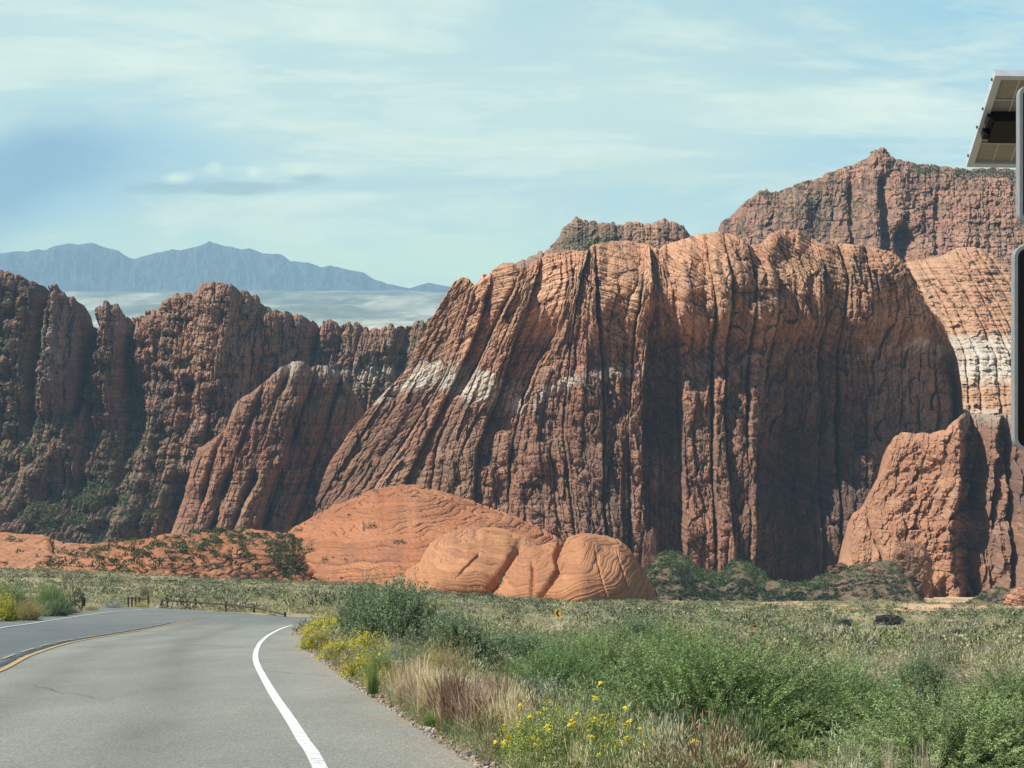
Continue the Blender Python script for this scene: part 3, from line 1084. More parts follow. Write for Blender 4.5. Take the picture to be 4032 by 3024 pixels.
def left_disp(x, row, s, z, q):
    d = np.zeros_like(x)
    # gullies (set back) and buttresses (pushed out): column, row range, width, metres
    for gx0, r0, gx1, r1, w, a in ((175, 1140, 120, 1700, 26, 26), (372, 1280, 300, 1640, 22, 34), (330, 1180, 320, 1480, 7, 12), (520, 1270, 500, 1650, 22, 16),
                                   (250, 1150, 190, 1600, 50, -16), (440, 1200, 420, 1600, 40, -12), (760, 1500, 700, 2100, 30, 14), (560, 1480, 520, 2100, 60, 18),
                                   (620, 1600, 540, 2060, 28, -14), (1020, 1500, 960, 1900, 40, 10), (330, 1650, 60, 2060, 45, -18), (1240, 1280, 1220, 1420, 18, 26), (1600, 1300, 1560, 1550, 26, 22),
                                   (880, 1120, 840, 1560, 90, -14), (1090, 1230, 1060, 1500, 70, -8), (760, 1700, 620, 2100, 35, -14), (250, 1900, 430, 2130, 110, 16)):
        t = np.clip((row - r0) / (r1 - r0), 0, 1)
        cx = gx0 + (gx1 - gx0) * t
        f = np.exp(-np.abs((x - cx) / w) ** 2.5) * smooth(r0 - 60, r0 + 20, row) * (1 - smooth(r1 - 60, r1 + 80, row))
        d += a * f
    d += 12 * smooth(1500, 1250, row) * smooth(1080, 1240, x)
    d -= 75 * smooth(1680, 2190, row) * smooth(700, 560, x + 0.2 * (row - 1900)) + 25 * smooth(1900, 2190, row)
    d += 2.5 * fbm(x / 60, row / 40, 881, 4) * 4
    return d


def left_col(C, x, row, s, z, q, n1, n2):
    g = np.exp(-((x - 430) / 260) ** 2 - ((row - 1990) / 170) ** 2) + 0.9 * np.exp(-((x - 60) / 110) ** 2 - ((row - 1350) / 230) ** 2) + 0.8 * np.exp(-((x - 100) / 160) ** 2 - ((row - 1720) / 130) ** 2) + 0.5 * np.exp(-((x - 540) / 160) ** 2 - ((row - 1700) / 120) ** 2)
    C = lerp3(C, [0.135, 0.14, 0.085], np.clip(g * (0.5 + 0.9 * n2), 0, 0.6))
    C = lerp3(C, TAN * 0.95, np.exp(-((x - 900) / 240) ** 2 - ((row - 1300) / 190) ** 2) * 0.45)
    w = np.exp(-((x - 240) / 60) ** 2 - ((row - 1370) / 130) ** 2) * 0.5 + np.exp(-((x - 480) / 40) ** 2 - ((row - 1300) / 60) ** 2) * 0.4
    C = lerp3(C, WHITE * 0.8, np.clip(w * (0.8 + n2), 0, 0.6))
    C = lerp3(C, WHITE * 0.85, np.clip(np.exp(-((x - 1480) / 150) ** 2 - ((row - 1470) / 40) ** 2) * (0.5 + 1.2 * n2), 0, 0.6))
    return C


LG = [[(-500, 1050), (-600, 2150)], [(200, 1100), (120, 2150)], [(520, 1230), (430, 2150)], [(900, 1120), (840, 1600), (720, 2150)], [(1250, 1270), (1200, 1600), (1000, 2150)], [(1800, 1240), (1500, 2150)]]
left_rel = ribbed('cliff', LCREST, [(-500, 2190), (1900, 2190)], [(-500, 1280), (200, 1290), (500, 1320), (900, 1300), (1300, 1380), (1900, 1420)], 130,
                  (-500, 1900), 1500, 620, LG, 200, namp=1.0, fac=(4.5, 15.0, 4.5), csc=1.0, cw=(9, 4.6, 2.0), amp=(6.5, 4.2, 1.3), zl=(38, 13, 3.6), bedth=2.6, bedamp=0.6,
                  palette=(BROWN * 0.95, RED * 0.88 + 0.02, TAN * 0.6), tops=(0.4, 90, 0.9), jag=9, colfn=left_col, dispfn=left_disp, scrub_c=0.2,
                  label='distant jagged red brown ridge of stacked rock columns')

# --- leaning spur in front of the ridge
BCREST = [(640, 2180), (680, 2090), (738, 1913), (781, 1765), (850, 1725), (885, 1690), (940, 1580), (1000, 1545), (1049, 1500), (1100, 1450), (1157, 1424), (1200, 1428), (1225, 1450), (1250, 1440), (1287, 1440), (1344, 1480), (1400, 1560), (1450, 1700), (1480, 1900), (1520, 2160)]
BG = [[(800, 1500), (620, 2150)], [(900, 1650), (740, 2150)], [(1030, 1530), (960, 1700), (800, 2150)], [(1130, 1440), (1060, 1700), (900, 2150)], [(1240, 1440), (1170, 1650), (1000, 2150)], [(1330, 1480), (1300, 1600), (1120, 2150)], [(1430, 1560), (1300, 2150)]]


def spur_disp(x, row, s, z, q):
    d = np.zeros_like(x)
    _, S = s_coord(x, row, BG)
    for k, (f, w, o) in enumerate(((8, 10, 0), (16, 12, -6), (20, 14, 2), (22, 15, -3), (20, 15, 8), (18, 13, 14), (10, 10, 22))):
        prev = (0, 0, -6, 2, -3, 8, 14)[k]
        d += f * (0.5 + 0.6 * vn(z / 14 + k * 5, 0 * z, 444)) * np.exp(-np.abs((s - S[k] + 10 * vn(z / 11 + 9 * k, 0 * z, 445)) / w) ** 1.7) + (o - prev) * smooth(S[k] - 3, S[k] + 5, s)
    return d + 5 * fbm(x / 60, row / 70, 446, 4)


def spur_col(C, x, row, s, z, q, n1, n2):
    w = smooth(1520, 1430, row + 30 * n2) * smooth(1040, 1090, x)
    C = lerp3(C, WHITE * 0.8, np.clip(w * (0.5 + 0.9 * n2), 0, 0.75))
    C = lerp3(C, ORANGE * 0.8, 0.3 * smooth(1150, 900, x))
    return C


spur_rel = ribbed('cliff', BCREST, [(640, 2195), (1520, 2195)], [(640, 1150), (1000, 1160), (1520, 1220)], 75, (640, 1520), 620, 430, BG, 300, fac=(6.0, 12.0, 2.6),
                  cw=(8, 3.4, 1.5), amp=(4.0, 2.4, 0.8), zl=(24, 8, 3), bedth=1.8, bedamp=0.5, palette=(BROWN * 0.85, TAN * 0.55, RED * 0.8), tops=(0.4, 80, 1.0), jag=3,
                  dispfn=spur_disp, colfn=spur_col, label='leaning sandstone spur with a whitish cap')

# --- slickrock slope right of the cliff
DG = [[(3480, 1000), (3560, 1200), (3620, 1350), (3640, 1750)], [(3640, 1010), (3760, 1200), (3850, 1400), (3880, 1750)], [(3780, 980), (3900, 1200), (3990, 1400), (4040, 1750)], [(3900, 1000), (4040, 1200), (4150, 1400), (4220, 1750)], [(4100, 1050), (4260, 1250), (4400, 1750)]]


def slope_col(C, x, row, s, z, q, n1, n2):
    C = lerp3(C, TAN * 1.02, np.full_like(x, 0.5))
    w = smooth(1300, 1350, row + 18 * n2) * (1 - smooth(1470, 1540, row + 30 * n2))
    w = np.maximum(w, 0.7 * smooth(1580, 1650, row + 40 * n2))
    C = lerp3(C, WHITE, np.clip(w * (0.7 + 0.6 * n2), 0, 0.85))
    return C


def slope_disp(x, row, s, z, q):
    m = 1250 / F
    d = 0
    for k in range(14):
        sk = 3560 + k * 62 + 20 * rnd(np.array([k]), 5)[0]
        d = d + 4.5 * np.exp(-np.abs((s - sk) / 5.0) ** 1.6) + 0.6 * (k % 3) * smooth(sk, sk + 4, s) * 0
    return d


slope_rel = ribbed('slickrock_slope', [(3420, 1060), (3540, 1042), (3600, 1028), (3700, 1010), (3760, 978), (3830, 970), (3900, 1000), (3980, 1050), (4060, 1080), (4200, 1100), (4500, 1150)],
                   [(3420, 1780), (4500, 1780)], [(3420, 1185), (3800, 1165), (4500, 1130)], 160, (3420, 4500), 460, 300, DG, 400, fac=(12.0, 5.0, 0.25), csc=1.0,
                   cw=(14, 5, 2), amp=(1.4, 0.9, 0.4), zl=(40, 10, 4), bedth=2.0, bedamp=1.0, palette=(TAN * 0.9, ORANGE, TAN), tops=(0.4, 90, 1.2), jag=2,
                   dispfn=slope_disp, colfn=slope_col, label='sloping tan slickrock with diagonal cracks and a broad white band')

# --- upper mountain behind
ECREST = [(2700, 980), (2790, 950), (2826, 915), (2836, 878), (2898, 833), (2941, 789), (2975, 765), (2992, 750), (3015, 750), (3040, 760), (3122, 735), (3230, 699), (3339, 656), (3405, 634), (3428, 604), (3462, 585), (3487, 590), (3505, 619), (3556, 641), (3628, 652), (3715, 659), (3809, 672), (3917, 660), (4019, 668), (4200, 690), (4600, 760)]
EG = [[(2700, 800), (2600, 1250)], [(3300, 650), (3220, 1250)], [(3500, 600), (3480, 1250)], [(4000, 660), (4050, 1250)], [(4600, 700), (4750, 1250)]]


def up_disp(x, row, s, z, q):
    d = 30 * smooth(900, 1020, row) * 0
    for gx0, r0, gx1, r1, w, a in ((3350, 720, 3370, 1000, 16, 14), (3480, 700, 3490, 1040, 20, 22), (3560, 900, 3590, 1060, 44, 34), (3420, 760, 3430, 1040, 32, -12), (3540, 680, 3530, 900, 30, -10), (3690, 780, 3690, 980, 12, 10),
                                   (3140, 780, 3060, 1000, 60, -10), (3250, 800, 3240, 1000, 60, 12), (3800, 760, 3800, 950, 40, -8), (3600, 860, 3590, 900, 30, -10)):
        t = np.clip((row - r0) / (r1 - r0), 0, 1)
        cx = gx0 + (gx1 - gx0) * t
        d = d + a * np.exp(-np.abs((x - cx) / w) ** 2.5) * smooth(r0 - 30, r0 + 20, row) * (1 - smooth(r1, r1 + 40, row))
    return d


def up_col(C, x, row, s, z, q, n1, n2):
    g = np.exp(-((x - 3230) / 190) ** 2 - ((row - 830) / 110) ** 2) * 0.8 + smooth(60, 10, row - ip(ECREST, x[0])) * smooth(3480, 3560, x) * 0.9 + 0.45 * np.exp(-((x - 3120) / 150) ** 2 - ((row - 770) / 40) ** 2)
    C = lerp3(C, [0.13, 0.13, 0.08], np.clip(g * (0.5 + 0.9 * n2), 0, 0.6))
    return C


up_rel = ribbed('upper_mountain', ECREST, [(2700, 1330), (4600, 1330)], [(2700, 1500), (3400, 1480), (4600, 1420)], 260, (2700, 4600), 800, 300, EG, 500,
                namp=1.5, fac=(9.0, 9.0, 6.0), cw=(14, 6, 2.6), amp=(4, 3.2, 1.8), zl=(26, 7, 3.5), bedth=4, bedamp=0.8, palette=(BROWN * 1.15, np.array([0.44, 0.215, 0.14]), np.array([0.48, 0.27, 0.17])), tops=(0.4, 60, 1.0), jag=5,
                dispfn=up_disp, colfn=up_col, scrub_c=0.15, label='red brown upper mountain with a pointed summit knob')

E2CREST = [(1950, 1090), (2046, 1037), (2103, 1008), (2161, 980), (2190, 943), (2219, 900), (2269, 862), (2300, 868), (2351, 875), (2443, 886), (2488, 872), (2552, 888), (2607, 858), (2650, 870), (2685, 884), (2716, 930), (2800, 960), (2900, 1000)]


def e2_col(C, x, row, s, z, q, n1, n2):
    C = lerp3(C, [0.14, 0.14, 0.09], np.clip((np.exp(-((x - 2330) / 160) ** 2 - ((row - 950) / 60) ** 2)) * (0.9 + 0.9 * n2), 0, 0.8))
    C = lerp3(C, [0.30, 0.22, 0.16], 0.6 * smooth(2230, 2120, x))
    return C


e2_rel = ribbed('upper_mountain', E2CREST, [(1950, 1200), (2900, 1200)], [(1950, 1360), (2900, 1360)], 140, (1950, 2900), 420, 170, [[(1900, 900), (1850, 1200)], [(2900, 900), (2950, 1200)]], 600,
                namp=1.5, fac=(7.0, 5.0, 4.5), cw=(8, 4, 2.2), amp=(2.6, 2.4, 1.6), zl=(9, 5, 3), bedth=3, bedamp=0.9, palette=(BROWN * 1.2, np.array([0.52, 0.26, 0.165]), np.array([0.50, 0.29, 0.18])), tops=(0.4, 60, 1.6), jag=6,
                colfn=e2_col, scrub_c=0.1, label='broken reddish outcrop behind the cliff top')

# --- sunlit fin at the right
FCREST = [(3300, 2260), (3340, 2100), (3356, 2030), (3405, 1989), (3435, 1916), (3472, 1837), (3496, 1758), (3520, 1722), (3545, 1703), (3600, 1706), (3660, 1709), (3721, 1690), (3757, 1658), (3800, 1628), (3873, 1634), (3964, 1634), (4000, 1620), (4100, 1600), (4500, 1560)]
FG = [[(3380, 1700), (3330, 2300)], [(3560, 1700), (3480, 2000), (3460, 2300)], [(3800, 1640), (3790, 1800), (3720, 2100), (3640, 2380)], [(3885, 1640), (3900, 1900), (3880, 2350)], [(3960, 1640), (3990, 1900), (3975, 2350)], [(4300, 1600), (4350, 2300)]]


def fin_disp(x, row, s, z, q):
    g = np.interp(row, [1640, 1800, 2100, 2250, 2400], [3800, 3790, 3735, 3745, 3770])
    d = 10 * smooth(-6, 40, x - g) - 12 * smooth(80, 100, x - g) + 8 * smooth(120, 150, x - g) - 9 * smooth(165, 180, x - g)
    d += 22 * np.exp(-((x - 3968) / 9) ** 2) * smooth(1700, 1800, row)
    d += -26 * smooth(3985, 4000, x + 0.06 * (row - 2000))
    d += 6 * fbm(x / 60 + row / 140, row / 110, 941, 5) + 1.2 * np.abs(fbm((x + row) / 44, (row - x) / 30, 942, 3)) * 2 - 8 * smooth(3800, 3830, x) * np.abs(fbm(x / 34, row / 160, 943, 3)) * 2
    d += -14 * np.exp(-(((x - 3560) / 75) ** 4 + ((row - 2250) / 95) ** 4))
    d += -8 * np.exp(-(((x - 3640) / 60) ** 4 + ((row - 2320) / 60) ** 4))
    d += 6 * np.exp(-np.abs((x - np.interp(row, [1980, 2190], [3400, 3467])) / 5) ** 2) * smooth(2000, 2060, row)
    return d


def fin_col(C, x, row, s, z, q, n1, n2):
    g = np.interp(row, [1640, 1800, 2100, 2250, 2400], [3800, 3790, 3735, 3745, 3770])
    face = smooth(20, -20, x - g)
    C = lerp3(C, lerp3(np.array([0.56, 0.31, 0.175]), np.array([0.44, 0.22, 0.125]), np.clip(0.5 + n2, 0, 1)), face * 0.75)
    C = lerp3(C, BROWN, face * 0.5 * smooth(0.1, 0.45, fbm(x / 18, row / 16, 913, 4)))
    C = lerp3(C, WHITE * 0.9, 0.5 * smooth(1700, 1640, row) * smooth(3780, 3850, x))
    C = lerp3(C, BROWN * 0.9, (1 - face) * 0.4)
    return C


fin_rel = ribbed('cliff', FCREST, [(3300, 2300), (3400, 2260), (3560, 2270), (3600, 2330), (3660, 2390), (3770, 2400), (3842, 2370), (3903, 2330), (4025, 2310), (4500, 2300)],
                 [(3300, 966), (3780, 905), (3835, 930), (3900, 915), (4500, 905)], 30, (3300, 4500), 760, 460, FG, 700, namp=0.9, fac=(8.0, 12.0, 2.4), cw=(9, 4.4, 1.5), amp=(2.2, 1.2, 0.5), zl=(20, 8, 3), bedth=2.6, bedamp=0.5,
                 palette=(BROWN * 1.1, ORANGE * 0.8, RED), tops=(0.4, 50, 1.2), jag=3.5, dispfn=fin_disp, colfn=fin_col,
                 label='sunlit orange buttress with a shaded right flank')


# ------------------------------------------------------------------ loaf shaped domes
def loaf(name, crest, base, Yf, Yc, xs, nx, nt, seed, palette, cracks=True, bed=1.2, bedamp=0.5, power=0.8, label=None, colfn=None, lobes=None, kind='structure', dip=0.0, mat=None, rough=1.0, backk=1.2, poly=1.0, cat=None, ramp=0.0, ln=1.0):
    x1 = np.linspace(xs[0], xs[1], nx)
    cr, bs = ip(crest, x1), ip(base, x1)
    yf, yc = ip(Yf, x1), ip(Yc, x1)
    def sm_(a_, w_):
        h_ = np.hanning(w_ + 2)[1:-1]
        return np.convolve(np.pad(a_, w_ // 2, 'edge'), h_ / h_.sum(), 'valid')
    yf, yc = sm_(yf, 121), sm_(yc, 121)
    cr, bs = sm_(cr, 25), sm_(bs, 25)
    cr = np.minimum(cr, bs - 1)
    yc = np.maximum(np.minimum(yc, yf * (bs - HY) / (cr - HY) * 0.9985), yf + 2.0)
    zb, zc = PZ(bs, yf), PZ(cr, yc)
    th = np.linspace(0, 1, nt)[:, None]
    a = th * math.pi * 0.5
    Yg = yf + (yc - yf) * ((1 - ramp) * (1 - np.cos(a)) ** 0.92 + ramp * th)
    Zg = zb + (zc - zb) * np.sin(a) ** power
    tb = np.linspace(0, 1, max(nt // 5, 6))[1:, None]
    ab = math.pi * 0.5 * tb
    Yb = yc + (yc - yf) * backk * np.sin(ab)
    Zb = zc - (zc - zb + 12) * tb ** 1.15 - 0.13 * (Yb - yc)
    Y = np.concatenate([Yg, Yb], 0)
    Z = np.concatenate([Zg, Zb], 0)
    X = PX(np.broadcast_to(x1, Y.shape), Y)
    P = np.stack([X, Y, Z], -1)
    N = mesh_normals(P)
    N[N[..., 1] > 0.9] *= 1
    q = Z + dip * X + 1.6 * fbm(X / 14, Y / 20, seed, 3)
    ww = 0.10 * fbm(X / 5, Z / 4, seed + 1, 3)
    l1, lc, lt = beds(q + ww, seed + 2, bed)
    l2, lc2, lt2 = beds(q + ww * 0.6, seed + 3, bed * 0.36)
    # polygonal joints: rows of slightly slanting cracks per bed
    u = (X * 0.8 + 0.35 * Y) / (bed * 1.9) + rnd(lc, seed + 7) * 9 + 0.5 * fbm(X / 3, Y / 3, seed + 8, 2) + 0.25 * lt
    cc, ct, _ = cells(u, seed + 4)
    h = bedamp * (l1 * 0.6 + 0.25 * l2)
    if cracks:
        h = h + poly * 0.20 * (1 - np.abs(2 * ct - 1) ** 6) * bed
    h = h + rough * (0.9 * fbm(X / 9, Y / 9, seed + 5, 4) + 0.18 * fbm(X / 1.2, Z / 1.0, seed + 6, 3))
    x = np.broadcast_to(x1, Y.shape)
    rowv = HY - F * Z / Y
    strong = smooth(-0.1, 0.35, fbm(X / 9, Z / 3, seed + 31, 3)) * (rnd(lc, seed + 32) > 0.45)
    h = h - ln * (0.14 + 0.55 * strong) * bedamp * bed * smooth(0.16, 0.0, np.minimum(lt, 1 - lt))
    if lobes is not None:
        h = h + 0.6 * lobes(x, rowv, X, Y, Z)
    P2 = P + N * h[..., None]
    n1 = fbm(X / 15, Z / 8, seed + 21, 4)
    n2 = fbm(X / 2.5, Z / 1.2, seed + 22, 4)
    C = lerp3(palette[0], palette[1], np.clip(0.5 + 0.8 * n1 + 0.3 * n2, 0, 1))
    C = C * (0.88 + 0.24 * rnd(lc, seed + 23))[..., None]
    edge = smooth(0.15, 0.02, np.minimum(lt, 1 - lt)) * (0.45 + 0.55 * strong) + 0.25 * smooth(0.16, 0.02, np.minimum(lt2, 1 - lt2))
    C = lerp3(C, palette[2], np.clip(0.85 * ln * edge, 0, 0.95) * (0.35 + 0.65 * smooth(-0.35, 0.15, n2 + 0.6 * n1)))
    if cracks:
        C = lerp3(C, palette[2], 0.5 * poly * smooth(0.06, 0.0, np.minimum(ct, 1 - ct)) * smooth(-0.3, 0.2, n2))
    C = lerp3(C, palette[2] * 1.6, 0.35 * smooth(0.1, 0.5, fbm(X / 6, Z / 5, seed + 33, 5)))
    if colfn is not None:
        C = colfn(C, x, rowv, n1, n2)
    foot = P2[:1].copy()
    foot[..., 2] -= 12
    foot[..., 1] -= 0
    P3 = np.concatenate([foot, P2], 0)
    C3 = np.concatenate([C[:1], C], 0)
    o = grid_obj(name, P3, C3, mat or M_DOME)
    if kind:
        o['kind'] = kind
    if cat:
        o['category'] = cat
    if label:
        o['label'] = label
    return P2, x, rowv


DPAL = (np.array([0.42, 0.17, 0.08]), np.array([0.50, 0.23, 0.115]), np.array([0.16, 0.08, 0.055]))
DPAL2 = (np.array([0.54, 0.275, 0.135]), np.array([0.46, 0.21, 0.10]), np.array([0.20, 0.10, 0.065]))

bigdome = loaf('sandstone_dome', [(1090, 2190), (1150, 2090), (1230, 2040), (1310, 2000), (1400, 1965), (1480, 1930), (1560, 1912), (1640, 1912), (1740, 1940), (1850, 1975), (1950, 2010), (2050, 2052), (2130, 2085), (2200, 2125), (2300, 2230)],
               [(1090, 2315), (1300, 2330), (1600, 2345), (2300, 2350)], [(1090, 640), (2300, 610)], [(1090, 740), (1600, 800), (2300, 720)], (1090, 2300), 820, 420, 1000, DPAL,
               bed=0.95, bedamp=0.5, power=0.85, dip=-0.06, rough=0.45, poly=1.1, ramp=0.35, ln=1.7, label='big orange sandstone dome with cracked layers at the foot of the cliff')


def d2_lobes(x, row, X, Y, Z):
    d = 0
    d += -5.0 * np.exp(-np.abs((x - np.interp(row, [2170, 2330], [2045, 1945])) / 22) ** 2) * smooth(2120, 2190, row)
    d += -1.5 * np.exp(-np.abs((x - np.interp(row, [2190, 2230, 2300], [1885, 1850, 1780])) / 5) ** 2) * smooth(2180, 2195, row) * (1 - smooth(2240, 2300, row))
    d += 1.2 * np.exp(-((x - 1790) / 90) ** 2 - ((row - 2180) / 50) ** 2) + 2.0 * np.exp(-((x - 1880) / 70) ** 2 - ((row - 2270) / 50) ** 2)
    return d


loaf('sandstone_dome', [(1470, 2330), (1504, 2311), (1580, 2258), (1650, 2222), (1668, 2195), (1679, 2174), (1700, 2145), (1732, 2120), (1780, 2098), (1839, 2082), (1900, 2076), (1992, 2086), (2083, 2120), (2129, 2143), (2180, 2200)],
     [(1470, 2335), (1664, 2345), (1900, 2368), (2180, 2368)], [(1470, 590), (1700, 570), (2180, 575)], [(1470, 640), (1700, 640), (1900, 660), (2180, 650)], (1470, 2180), 560, 300, 1100, DPAL2,
     bed=0.66, bedamp=0.28, power=0.62, dip=0.12, ln=1.25, rough=0.4, lobes=d2_lobes, poly=0.5, label='middle rounded orange dome in front of the big dome')


def d3_lobes(x, row, X, Y, Z):
    d = 0
    d += -3.5 * np.exp(-np.abs((x - np.interp(row, [2130, 2190, 2240, 2370], [2215, 2190, 2205, 2110])) / 12) ** 2)
    d += -1.6 * np.exp(-np.abs((x - np.interp(row, [2200, 2260, 2370], [2095, 2100, 2090])) / 8) ** 2) * smooth(2190, 2230, row)
    for a in (2360, 2450, 2520):
        d += -0.6 * np.exp(-np.abs((x - (a + (row - 2250) * 0.28)) / 4) ** 2) * smooth(2150, 2200, row)
    d += 2.6 * np.exp(-((x - 2300) / 70) ** 2 - ((row - 2160) / 45) ** 2) + 1.6 * np.exp(-((x - 2270) / 60) ** 2 - ((row - 2300) / 50) ** 2)
    return d


loaf('sandstone_dome', [(1900, 2375), (1946, 2345), (1975, 2290), (1992, 2258), (2025, 2210), (2053, 2176), (2099, 2151), (2190, 2136), (2221, 2136), (2251, 2117), (2297, 2105), (2373, 2117), (2434, 2128), (2473, 2159), (2511, 2212), (2557, 2288), (2590, 2370), (2606, 2408), (2640, 2440)],
     [(1900, 2380), (2100, 2382), (2250, 2384), (2400, 2388), (2480, 2395), (2602, 2425), (2640, 2445)], [(1900, 545), (2300, 530), (2420, 535), (2550, 560), (2640, 575)], [(1900, 570), (2100, 600), (2300, 610), (2450, 610), (2560, 600), (2640, 585)], (1900, 2640), 560, 320, 1200, DPAL2,
     bed=0.62, bedamp=0.26, power=0.6, dip=-0.22, ln=1.25, rough=0.4, lobes=d3_lobes, poly=0.45, label='nearest orange dome with a steep shaded right end')


def hill_col(C, x, row, n1, n2):
    C = lerp3(C, np.array([0.60, 0.36, 0.21]), 0.5 * smooth(600, 100, x) * (0.6 + 0.6 * n2))
    return C


hill = loaf('sandstone_hill', [(-500, 2090), (0, 2102), (185, 2111), (210, 2132), (259, 2145), (370, 2145), (556, 2127), (648, 2108), (741, 2105), (926, 2093), (1050, 2093), (1142, 2111), (1200, 2150), (1290, 2200)],
            [(-500, 2250), (0, 2268), (432, 2274), (617, 2290), (741, 2318), (926, 2326), (1173, 2335), (1290, 2340)], [(-500, 535), (500, 545), (900, 575), (1290, 620)], [(-500, 640), (700, 650), (1290, 710)], (-500, 1290), 900, 300, 1300, DPAL,
            bed=0.9, bedamp=0.45, power=1.0, ramp=1.0, dip=0.05, colfn=hill_col, poly=0.7, rough=0.6, label='low orange sandstone hill dotted with green shrubs')


def tal_col(C, x, row, n1, n2):
    C = lerp3(C, np.array([0.14, 0.12, 0.075]), np.clip(0.5 + 0.9 * n2, 0.0, 0.95))
    C = lerp3(C, np.array([0.34, 0.19, 0.12]), 0.6 * smooth(0.1, 0.4, n2) * smooth(3150, 3350, x))
    return C


TCREST = [(2500, 2330), (2560, 2240), (2600, 2175), (2688, 2190), (2749, 2240), (2846, 2265), (2889, 2215), (2955, 2225), (3028, 2290), (3162, 2305), (3265, 2260), (3356, 2230), (3454, 2212), (3540, 2225), (3590, 2300), (3630, 2392), (3790, 2395), (3850, 2345), (3903, 2318), (3994, 2320), (4200, 2325), (4600, 2325)]
talus = loaf('talus_slope', TCREST, [(2500, 2385), (4600, 2392)], [(2500, 700), (3300, 690), (4600, 680)], [(2500, 800), (3000, 805), (3350, 800), (3600, 790), (4600, 780)], (2500, 4600), 700, 200, 1400, (np.array([0.22, 0.135, 0.085]), np.array([0.17, 0.125, 0.08]), np.array([0.1, 0.08, 0.05])),
             bed=2.5, bedamp=0.3, power=1.0, ramp=0.9, colfn=tal_col, rough=1.6, cracks=False, label='bushy talus slope at the foot of the cliffs')


# ------------------------------------------------------------------ far mountains
MCREST = [(-600, 1030), (-300, 1005), (0, 998), (51, 990), (108, 990), (155, 981), (170, 986), (217, 969), (275, 958), (311, 964), (362, 956), (398, 969), (434, 980), (463, 985), (492, 1005), (521, 1019), (564, 1008), (608, 998), (644, 990), (680, 981), (709, 987), (745, 977), (781, 969), (815, 955), (828, 949), (842, 957), (868, 965), (911, 971), (948, 981), (984, 977), (1034, 998), (1107, 1001), (1143, 1027), (1215, 1034), (1266, 1052), (1295, 1045), (1344, 1056), (1380, 1063), (1431, 1074), (1474, 1099), (1525, 1117), (1575, 1128), (1612, 1136), (1633, 1130), (1684, 1112), (1727, 1121), (1792, 1132), (2000, 1140), (2600, 1160)]


def mountains():
    nx, nz = 900, 160
    x1 = np.linspace(-600, 2600, nx)
    cr = ip(MCREST, x1) + 2.2 * fbm(x1 / 26, 0, 5, 4)
    v = np.linspace(0, 1, nz)[:, None]
    bs = np.full(nx, 1200.0)
    cr = np.minimum(cr, 1190)
    row = bs + (cr - bs) * v
    Yb = 27000 + 2000 * v + 0 * x1
    x = np.broadcast_to(x1, row.shape)
    m = 21000 / F
    rid = 1 - np.abs(fbm(x / 70 + 0.2 * v, v * 1.3 + x / 300, 15, 5)) * 2
    disp = -550 * rid * (1 - v) ** 0.5 * v * 2 + 100 * fbm(x / 20, v * 4, 16, 4)
    C = lerp3([0.13, 0.18, 0.21], [0.20, 0.25, 0.28], np.clip(0.5 + fbm(x / 40, v * 5, 18, 4), 0, 1))  # bluish and lightened: part of the distance haze is painted into the colour
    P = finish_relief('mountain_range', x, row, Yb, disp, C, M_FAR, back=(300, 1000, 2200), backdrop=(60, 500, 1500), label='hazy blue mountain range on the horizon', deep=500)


mountains()


# ------------------------------------------------------------------ plant templates (numpy quads)
RS = np.random.RandomState(11)


def quads_from(c, a, b):
    """c centre, a and b half axes -> (n*4,3), faces"""
    V = np.stack([c - a, c - b * 0.55 + a * 0.1, c + a, c + b * 0.55 + a * 0.1], 1)
    n = len(c)
    return V.reshape(-1, 3), np.arange(n * 4).reshape(n, 4)


def clump(n, rx, rz, leaf, seed, shell=0.55, flat=0.0, up=0.4, asp=0.45):
    """rounded mass of leaf clusters with an uneven outline"""
    r = np.random.RandomState(seed)
    d = r.randn(n, 3)
    d[:, 2] = np.abs(d[:, 2]) * 0.9 + 0.02
    d /= np.linalg.norm(d, axis=1)[:, None]
    lump = 1 + 0.28 * vn(d[:, 0] * 2.3 + seed, d[:, 1] * 2.3 + d[:, 2] * 2, seed) + 0.15 * vn(d[:, 0] * 6, d[:, 1] * 6 + d[:, 2] * 5, seed + 1)
    rad = (shell + (1 - shell) * r.rand(n) ** 0.5) * lump
    c = d * rad[:, None] * [rx, rx, rz]
    ax = d * up + r.randn(n, 3) * 0.5
    ax[:, 2] += up * 0.4
    ax /= np.linalg.norm(ax, axis=1)[:, None]
    bx = np.cross(ax, r.randn(n, 3))
    bx /= np.linalg.norm(bx, axis=1)[:, None]
    ls = leaf * (0.6 + 0.8 * r.rand(n))[:, None]
    V, Fq = quads_from(c, ax * ls, bx * ls * asp * 2)
    t = np.repeat(r.rand(n), 4)
    return V, Fq, t


